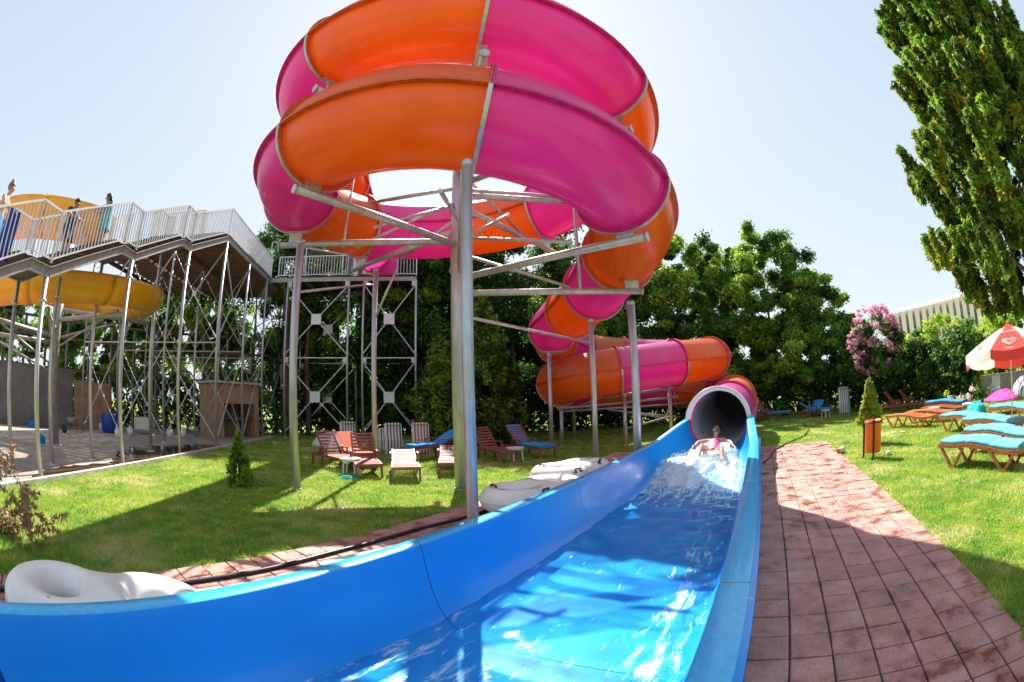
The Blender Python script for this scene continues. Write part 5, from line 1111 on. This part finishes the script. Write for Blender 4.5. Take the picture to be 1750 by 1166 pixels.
for p in ((10.6, 9.0), (10.75, 8.75)): m = MB(); m.grid(lambda u, v: A((p[0] + .045 * math.cos(v) * u, p[1] + .12 * math.sin(v) * u, .03 + .015 * u)), [0.05, 1], np.linspace(0, 6.283, 13)); tag(m.build('flip_flop', 'paper', solid=.012), 'pale flip flop lying on the grass before the orange loungers', 'flip flop', 'pair of flip flops')
o = tag(MB().lathe([(0, .0), (.05, .01), (.07, .05), (.04, .09), (0, .1)], (7.75, 6.75, 0), 12).build('ball', 'paper'), 'crumpled white paper at the foot of the orange bin', 'litter')

# ================================================================== RAFT TUBES, HOSE, SMALL THINGS AT THE LEFT
def ring_raft(name, label, cx, cy, rz, z, maj=.37, mi_=.19, hole2=True, tiltx=0.0, group='white double rafts', tilty=0.0, length=.80):
    o = thing(name, label, 'raft', (cx, cy, 0), 0, group); ca, sa = math.cos(rz), math.sin(rz)
    def w(x, y, zz): X = A((x, y, zz)); X = A((X[0] * math.cos(tilty) + X[2] * math.sin(tilty), X[1], -X[0] * math.sin(tilty) + X[2] * math.cos(tilty))); return A((cx + X[0] * ca - X[1] * sa, cy + X[0] * sa + X[1] * ca, z + X[2]))
    # double raft as a height field: union of two tori, blended smooth
    def field(x, y, zz):
        def tor(c): q = math.hypot(math.hypot(x - c, y) - maj, zz); return q - mi_
        a, b = tor(-length / 2), tor(length / 2); k = .16; h = max(0, min(1, .5 + .5 * (b - a) / k)); return b * (1 - h) + a * h - k * h * (1 - h)
    # outer skin ray-marched from the spine of each ring
    for sgn in (-1, 1):
        m = MB(); nu, nv = 48, 24; vs = []
        for i in range(nu):
            a = 2 * math.pi * i / nu; cxr = sgn * length / 2 + maj * math.cos(a); cyr = maj * math.sin(a)
            for j in range(nv):
                b = 2 * math.pi * j / nv; dx, dy, dz = math.cos(a) * math.cos(b), math.sin(a) * math.cos(b), math.sin(b) * .95
                lo, hi = mi_ * .5, mi_ * 1.7
                for _ in range(14):
                    md = (lo + hi) / 2
                    if field(cxr + dx * md, cyr + dy * md, dz * md) < 0: lo = md
                    else: hi = md
                vs.append(w(cxr + dx * lo, cyr + dy * lo, dz * lo))
        m.add(vs, [(i * nv + j, ((i + 1) % nu) * nv + j, ((i + 1) % nu) * nv + (j + 1) % nv, i * nv + (j + 1) % nv) for i in range(nu) for j in range(nv)], 0, True); m.build('ring', 'vinyl', o)
    def loc(x, y, zz): return w(x, y, zz)
    m = MB(); pts = []                                   # welded seam round the outside
    for i in range(73):
        a = 2 * math.pi * i / 72; lo, hi = .1, 2.0
        for _ in range(22):
            md = (lo + hi) / 2
            if min(field(md * math.cos(a), md * math.sin(a), 0), field((md + .02) * math.cos(a), (md + .02) * math.sin(a), 0)) < 0 or md < maj * .9: lo = md
            else: hi = md
        pts.append(w((lo + .002) * math.cos(a), (lo + .002) * math.sin(a), 0))
    m.tube(pts, .006, 6); m.build('seam', 'paper', o)
    for sx_, sy_ in ((-length / 2 - maj * .2, -maj * .98), (length / 2 + maj * .5, -maj * .86)):
        q_ = mi_ * .97; m = MB(); m.tube([w(sx_, sy_, q_ - .01), w(sx_, sy_, q_ + .012)], [.022, .016], 10); m.build('valve', 'paper', o)
    return o, loc
def handle(o, w, x, y, ang, zz=.19, L=.16):
    d = A((math.cos(ang), math.sin(ang), 0)) * L / 2; m = MB(); p = A((x, y, zz)); m.tube([w(*(p - d)), w(*(p - d + A((0, 0, .055)))), w(*(p + d + A((0, 0, .055)))), w(*(p + d))], .015, 8)
    for s in (-1, 1): c = p + d * s * 1.15; m.tube([w(*(c + A((0, 0, -.012)))), w(*(c + A((0, 0, .012))))], [.045, .03], 12)
    m.build('handle', 'black', o)
def star(o, w, x, y, rad, n, seed, zz=None):
    m = MB(); r = random.Random(seed)
    for i in range(n):
        a = i * 6.283 / n + r.uniform(-.2, .2); l = rad * r.uniform(.6, 1.25); pts = [(x, y), (x + l * math.cos(a - .12), y + l * math.sin(a - .12)), (x + l * 1.5 * math.cos(a + .1), y + l * 1.5 * math.sin(a + .1))]
        def hgt(px, py):
            q = min(abs(math.hypot(px - c, py) - .37) for c in (-.40, .40)); return math.sqrt(max(.0, .19 ** 2 - q * q)) + .008
        m.add([w(a_, b_, hgt(a_, b_)) for a_, b_ in pts], [(0, 1, 2)])
    m.build('printed_mark', 'vinyl_blue', o)
r1, w1 = ring_raft('double_raft', 'big white double raft with one deep hole in the near left foreground', -2.72, 1.70, R_(53), .225, maj=.335, mi_=.185, length=.74, tilty=R_(7))
r2, w2 = ring_raft('double_raft', 'white double raft with black handles right of the front steel post', .28, 7.0, R_(45), .25); handle(r2, w2, -.30, -.50, .2, .12); handle(r2, w2, -.72, .15, 1.3, .17); star(r2, w2, -.40, -.37, .09, 7, 1); star(r2, w2, .2, .33, .09, 7, 2); star(r2, w2, -.72, -.1, .07, 6, 5)
r3, w3 = ring_raft('double_raft', 'white double raft behind the handled one, against the channel rim', 1.15, 9.1, R_(40), .24); handle(r3, w3, -.42, -.53, .1, .1); handle(r3, w3, .38, -.42, .5, .17); handle(r3, w3, -.76, .1, 1.4, .17); star(r3, w3, .3, -.37, .10, 7, 3); star(r3, w3, .73, .1, .1, 8, 4)
m = MB(); hp = [P(s, -4.02 + .12 * sst(3.6, 6, s) + .03 * math.sin(1.3 * s) + .012 * math.sin(4.1 * s), .045) for s in np.linspace(-3, 8.2, 70)]; m.tube(hp, .024, 10); tag(m.build('hose', 'black'), 'black hose running along the narrow left paver strip', 'hose')
m = MB(); hp = [P(s, n, .04) for s, n in [(10.2, .12), (11.0, .3), (12.2, .45), (13.5, .9), (15, 1.6), (17, 2.0), (20, 2.1)]]; m.tube(hp, .02, 8); tag(m.build('hose', 'black'), 'black cable trailing from the tube mouth over the grass', 'hose')
o = thing('foam_box', 'stained white foam box standing on the pavers against the channel', 'box', P(1.7, -2.8, 0)); m = MB(); m.slab([tuple(P(1.85, -2.66)[:2]), tuple(P(1.93, -3.08)[:2]), tuple(P(2.62, -2.98)[:2]), tuple(P(3.0, -2.66)[:2])], .02, .40); m.build('panel', 'paper', o)
heap('towel', 'turquoise cloth dropped on the grass beside the upright backed lounger', -3.75, 9.55, 0, .28, .12, .08, 'tealcloth', 9)
heap('tarpaulin', 'white crumpled tarpaulin behind the coral cushion', -7.4, 17.0, 0, .9, .6, .7, 'paper', 10, 'tarpaulin')

# ================================================================== PEOPLE
def skin_body(name, root, joints, edges, mtl, sub=2):
    """joints: {name: (pos, radius)}; edges name pairs; the first joint is the skin root."""
    names = list(joints); me = bpy.data.meshes.new(name); Mi = np.array(rootmat(root).inverted())
    me.from_pydata([tuple(Mi[:3, :3] @ A(joints[n_][0]) + Mi[:3, 3]) for n_ in names], [(names.index(a), names.index(b)) for a, b in edges], [])
    o = bpy.data.objects.new(name, me); COL.objects.link(o); o.parent = root
    md = o.modifiers.new('skin', 'SKIN'); md.use_smooth_shade = True
    me.skin_vertices or None
    lay = me.skin_vertices[0].data if me.skin_vertices else None
    if lay is None:
        bpy.context.view_layer.objects.active = o; lay = me.skin_vertices[0].data
    for i, n_ in enumerate(names):
        r = joints[n_][1]; lay[i].radius = (r, r) if not hasattr(r, '__len__') else r
        lay[i].use_root = (i == 0)
    s = o.modifiers.new('sub', 'SUBSURF'); s.levels = sub; s.render_levels = sub
    me.materials.append(MT[mtl])
    # bake to a plain mesh so that the figure is ordinary geometry
    dg = bpy.context.evaluated_depsgraph_get(); m2 = bpy.data.meshes.new_from_object(o.evaluated_get(dg)); o.modifiers.clear(); o.data = m2; o.name = name
    m2.polygons.foreach_set('use_smooth', np.ones(len(m2.polygons), bool)); m2.materials.clear(); m2.materials.append(MT[mtl])
    return o
def person(label, base, fwd, J, skinm='skin', hairm='hair', hair_style='short', headr=.1):
    """J gives 3-D points: pelvis chest neck head, and l/r shoulder elbow wrist hip knee ankle toe (any leg part may be missing)."""
    o = thing('person', label, 'person', base); f = A(fwd) / np.linalg.norm(fwd)
    jt = {'pelvis': (J['pelvis'], (.135, .10)), 'belly': ((A(J['pelvis']) * .55 + A(J['chest']) * .45), (.12, .085)), 'chest': (J['chest'], (.14, .095)), 'neck': (J['neck'], .05), 'jaw': (A(J['neck']) * .35 + A(J['head']) * .65 + f * .015, .06), 'head': (J['head'], (.078, .09)), 'crown': (A(J['head']) + (A(J['head']) - A(J['neck'])) * .42, .066)}
    ed = [('pelvis', 'belly'), ('belly', 'chest'), ('chest', 'neck'), ('neck', 'jaw'), ('jaw', 'head'), ('head', 'crown')]
    for s in 'lr':
        jt[s + 'sh'] = (J[s + 'sh'], .055); jt[s + 'el'] = (J[s + 'el'], .04); jt[s + 'wr'] = (J[s + 'wr'], .027)
        w, e = A(J[s + 'wr']), A(J[s + 'el']); d = (w - e) / np.linalg.norm(w - e); side = np.cross(d, (0, 0, 1)); side /= np.linalg.norm(side) + 1e-9; cu = A(J.get(s + 'curl', (0, 0, -1)))
        jt[s + 'palm'] = (w + d * .06, (.034, .018)); ed += [('chest', s + 'sh'), (s + 'sh', s + 'el'), (s + 'el', s + 'wr'), (s + 'wr', s + 'palm')]
        for k, (off, ln) in enumerate(((-.027, .058), (-.009, .07), (.009, .066), (.027, .052))):
            a = w + d * .098 + side * off; b = a + d * ln * .5 + cu * .012; c = b + d * ln * .2 + cu * ln * .45; jt[f'{s}f{k}a'] = (a, .010); jt[f'{s}f{k}b'] = (b, .009); jt[f'{s}f{k}c'] = (c, .008); ed += [(s + 'palm', f'{s}f{k}a'), (f'{s}f{k}a', f'{s}f{k}b'), (f'{s}f{k}b', f'{s}f{k}c')]
        a = w + d * .04 + side * (.04 if s == 'l' else -.04); jt[s + 'th'] = (a, .012); jt[s + 'th2'] = (a + d * .035 + cu * .02, .010); ed += [(s + 'palm', s + 'th'), (s + 'th', s + 'th2')]
        if s + 'kn' in J:
            jt[s + 'hip'] = (J[s + 'hip'], .085); jt[s + 'mid'] = ((A(J[s + 'hip']) + A(J[s + 'kn'])) / 2, .075); jt[s + 'kn'] = (J[s + 'kn'], .052); jt[s + 'calf'] = (A(J[s + 'kn']) * .65 + A(J[s + 'an']) * .35, .05); jt[s + 'an'] = (J[s + 'an'], .033); jt[s + 'toe'] = (J[s + 'toe'], (.04, .022))
            ed += [('pelvis', s + 'hip'), (s + 'hip', s + 'mid'), (s + 'mid', s + 'kn'), (s + 'kn', s + 'calf'), (s + 'calf', s + 'an'), (s + 'an', s + 'toe')]
    skin_body('body', o, jt, ed, skinm)
    H = A(J['head']); upv = (H - A(J['neck'])); upv /= np.linalg.norm(upv); sd = np.cross(f, upv); sd /= np.linalg.norm(sd); ff = np.cross(upv, sd)
    m = MB()
    m.blob(H + upv * .035 - ff * .012, .098, sc=(.88, 1.0, .92), ax=[sd, ff, upv]) if hair_style == 'short' else m.blob(H + upv * .03 - ff * .025, .105, sc=(.88, .98, 1.0), ax=[sd, ff, upv])
    if hair_style == 'bun': m.blob(H + upv * .12 - ff * .06, .05)
    if hair_style == 'long': m.tube([H - ff * .07 + upv * .02, H - ff * .10 - upv * .1, H - ff * .09 - upv * .22], [.07, .065, .03], 10, flat=.6)
    # keep the face clear: hair sits behind the face plane
    m.v = [tuple(A(v) - ff * max(0, (A(v) - H) @ ff - .035) * (1 if (A(v) - H) @ upv < .055 else .25)) for v in m.v]
    m.build('hair', hairm, o)
    m = MB(); fc = H + ff * .083
    m.tube([fc + upv * .012, fc + ff * .018 - upv * .018], [.008, .014], 8); m.build('nose', skinm, o)
    for s in (-1, 1): m = MB(); m.blob(H + ff * .078 + sd * s * .032 + upv * .012, .011, sc=(1.3, .6, .7), ax=[sd, ff, upv]); m.build('eye', 'hair', o)
    for s in (-1, 1): m = MB(); m.blob(H + sd * s * .084 - upv * .005, .022, sc=(.4, .8, 1.2), ax=[sd, ff, upv]); m.build('ear', skinm, o)
    m = MB(); m.blob(H + ff * .078 - upv * .05, .018, sc=(1.3, .5, .35), ax=[sd, ff, upv]); m.build('mouth', 'pinkcloth', o)
    return o
def shirt(root, J, mt, a=.0, b=1.0, g=1.16, name='shirt', sleeves=False):
    p, c = A(J['pelvis']), A(J['chest']); sd = A(J['rsh']) - A(J['lsh']); sd /= np.linalg.norm(sd); ax = c - p; axn = ax / np.linalg.norm(ax); ff = np.cross(axn, sd); m = MB()
    def f(t, q): w = np.interp(t, [0, .3, .6, 1, 1.25, 1.4], [.17, .145, .15, .175, .15, .07]) * g / 1.1; d = np.interp(t, [0, .5, 1, 1.25, 1.4], [.125, .115, .125, .10, .06]) * g / 1.1; return p + ax * t + sd * w * math.cos(q) + ff * d * math.sin(q)
    m.grid(f, np.linspace(a, b, 12), np.linspace(0, 2 * math.pi, 25)[:-1], closed=True)
    if sleeves:
        for s in 'lr': m.tube([A(J[s + 'sh']), A(J[s + 'sh']) * .45 + A(J[s + 'el']) * .55], [.075, .062], 12, cap=False)
    return m.build(name, mt, root)
def shorts(root, J, mt, L=.6, name='shorts'):
    m = MB(); p = A(J['pelvis'])
    for s in 'lr': h, k = A(J[s + 'hip']), A(J[s + 'kn']); m.tube([p * .5 + h * .5 + A((0, 0, .05)), h, h * (1 - L) + k * L], [.12, .115, .10], 14, cap=False)
    return m.build(name, mt, root)
# rider in the raft at the foot of the tube
def Q(s, n, z): return P(s, n, z)
sR, nR, zR = 9.85, -1.03, .36
rr, wr_ = None, None
rf = thing('ring_raft', 'white ring raft carrying the rider down the foaming chute', 'raft', P(sR, nR, 0)); tl = .16
def ringpt(a, b, R0=.37, r0=.165): x = (R0 + r0 * math.cos(b)) * math.cos(a); y = (R0 + r0 * math.cos(b)) * math.sin(a) * 1.05; return P(sR + x, nR + y, zR + r0 * math.sin(b) + x * tl)
m = MB(); m.grid(lambda a, b: ringpt(a, b), np.linspace(0, 2 * math.pi, 41), np.linspace(0, 2 * math.pi, 21)[:-1], closed=True); m.build('ring', 'vinyl', rf)
m = MB(); m.add([P(sR + .3 * math.cos(a), nR + .3 * math.sin(a), zR - .10 + .3 * math.cos(a) * tl) for a in np.linspace(0, 6.283, 21)[:-1]], [tuple(range(20))]); m.build('floor', 'vinyl', rf)
for s in (-1, 1): a = math.pi + s * 1.35; m = MB(); p = ringpt(a, 1.4); m.tube([p + P(-.07, 0, -.01), p + P(-.07, 0, .05), p + P(.07, 0, .06), p + P(.07, 0, .0)], .015, 8); m.build('handle', 'black', rf)
for i in range(6): a = math.pi + (i - 2.5) * .12; m = MB() if i == 0 else m; b = 2.6 - .15 * (i % 2); m.add([ringpt(a, b) + P(-.006, 0, .004), ringpt(a + .05, b - .5) + P(-.006, 0, .006), ringpt(a + .10, b - .1) + P(-.006, 0, .004)], [(0, 1, 2)])
m.build('printed_mark', 'vinyl_blue', rf)
J = dict(pelvis=Q(9.93, nR, .38), chest=Q(10.27, nR, .53), neck=Q(10.42, nR + .01, .66), head=Q(10.43, nR + .02, .80), lsh=Q(10.30, nR - .17, .60), rsh=Q(10.30, nR + .17, .61), lel=Q(10.10, nR - .37, .60), rel=Q(10.07, nR + .39, .57), lwr=Q(9.86, nR - .41, .555), rwr=Q(9.83, nR + .43, .55),
         lhip=Q(9.86, nR - .10, .38), rhip=Q(9.86, nR + .10, .38), lkn=Q(9.50, nR - .21, .60), rkn=Q(9.46, nR + .23, .57), lan=Q(9.16, nR - .24, .36), ran=Q(9.12, nR + .27, .34), ltoe=Q(9.02, nR - .27, .38), rtoe=Q(8.98, nR + .30, .36))
rid = person('person in pink swimwear sitting in a white ring raft at the tube mouth', P(9.85, nR, 0), P(-1, 0, .15), J, 'skin', 'hair_light', 'short'); shirt(rid, J, 'pinkcloth', -.1, 1.05, name='swimsuit')
m = MB(); H = J['head']; m.tube([H + P(-.082, -.07, .015), H + P(-.098, 0, .02), H + P(-.082, .07, .015)], .020, 8); m.build('sunglasses', 'hair', rid)
# three people on the stairs
def stander(label, t, off, zf, h, fwd, skinm, hairm, hs, arms='rail'):
    b = st(t, off, zf); f = A((*fwd, 0)); f /= np.linalg.norm(f); s = np.cross(f, (0, 0, 1)); k = h / 1.72; u = A((0, 0, 1))
    def q(x, y, z): return b + f * x * k + s * y * k + u * z * k
    J = dict(pelvis=q(0, 0, .93), chest=q(.03, 0, 1.28), neck=q(.06, 0, 1.46), head=q(.10, 0, 1.60), lsh=q(.02, -.19, 1.38), rsh=q(.02, .19, 1.38), lel=q(.16, -.25, 1.16), rel=q(.16, .25, 1.16), lwr=q(.36, -.16, 1.12), rwr=q(.36, .16, 1.12), lhip=q(0, -.10, .88), rhip=q(0, .10, .88), lkn=q(.05, -.12, .48), rkn=q(.09, .12, .48), lan=q(0, -.13, .08), ran=q(.05, .13, .08), ltoe=q(.13, -.14, .03), rtoe=q(.18, .14, .03))
    return person(label, b, f, J, skinm, hairm, hs), J
RT = (.9758, .2185)
p1_, J1 = stander('pale person with light hair leaning on the stair rail at the left edge', -1.42, .60, 3.60, 1.60, (RT[0] * .6 + .3, RT[1] * .6 + .8), 'skin', 'hair_light', 'bun'); shorts(p1_, J1, 'skyblue', .5)
p2_, J2 = stander('person with dark hair and navy clothes leaning on the stair rail', .95, .62, 4.42, 1.36, RT, 'skin_dk', 'hair', 'short'); shirt(p2_, J2, 'navy', -.1, 1.3, 1.2, sleeves=True); shorts(p2_, J2, 'navy', .95, 'trousers')
p3_, J3 = stander('person in a long teal wrap higher on the stairs', 2.3, .6, 5.08, 1.38, (-.3, -1), 'skin_dk', 'hair', 'long'); shirt(p3_, J3, 'tealcloth', -1.1, 1.3, 1.35, 'wrap', True)
tag(MB().bar(st(-1.35, .2, 3.72), st(-1.25, .2, 4.65), .35, .05).build('foam_mat', 'bluebin'), 'upright blue foam mat leaning inside the stair rail at the left edge', 'mat')

# ================================================================== SPLASH
RNG = np.random.default_rng(91); g = RNG; m = MB()
def sz(s, n):
    s = s + .35 * math.sin(3.3 * n + 1) + .16 * math.sin(9 * n) + .07 * math.sin(23 * n); w = sst(7.15, 8.8, s) * (1 - sst(9.15, 9.6, s) * .75) * (1 - sst(9.9, 10.4, s)); e = min(1, max(0, (n + 1.98) / .25)) * min(1, max(0, (-.28 - n) / .2)); base = .03 + .30 * sst(7.4, 10.3, s)
    b = .085 * math.sin(5.1 * s + 3 * n) * math.sin(6 * n + 2 * s) + .05 * math.sin(13 * s - 9 * n) * math.sin(11 * n) + .015 * math.sin(27 * s + 17 * n) * math.sin(31 * n - 9 * s)
    return base + e * w * (.085 + b * .7) - (1 - e * w) * .05
m.grid(lambda s, n: P(s + .02 * math.sin(40 * n), n, sz(s, n)), np.linspace(6.7, 10.3, 140), np.linspace(-2.05, -.25, 90)); fo = m.build('splash', 'splash'); tag(fo, kind='stuff'); da = fo.data.attributes.new('dens', 'FLOAT', 'POINT'); da.data.foreach_set('value', [.5 * (sst(7.0, 8.5, s) ** 1.2) * min(1, max(.0, (n + 2.05) / .5)) * min(1, max(.25, (-.25 - n) / .15)) - .06 for s in np.linspace(6.7, 10.3, 140) for n in np.linspace(-2.05, -.25, 90)])
nd = 6500; s_ = 7.2 + 2.9 * g.random(nd) ** .8; n_ = -1.95 + 1.62 * g.random(nd); z_ = np.array([sz(a, b) for a, b in zip(s_, n_)]) + .01 + np.abs(g.normal(size=nd)) * .05 * (s_ > 7.9) ; r_ = .003 + .007 * g.random(nd) ** 2
c = np.stack([D[0] * s_ + N[0] * n_, D[1] * s_ + N[1] * n_, z_], 1); oc = np.array([(1, 0, 0), (-1, 0, 0), (0, 1, 0), (0, -1, 0), (0, 0, 1), (0, 0, -1)], float); V = (c[:, None, :] + oc[None] * r_[:, None, None] * (1 + .5 * g.random((nd, 6, 1)))).reshape(-1, 3)
tf = np.array([(0, 2, 4), (2, 1, 4), (1, 3, 4), (3, 0, 4), (2, 0, 5), (1, 2, 5), (3, 1, 5), (0, 3, 5)]); F = (tf[None] + 6 * np.arange(nd)[:, None, None]).reshape(-1, 3)
tag(npmesh('spray', V, F, ['foam'], smooth=True), kind='stuff')
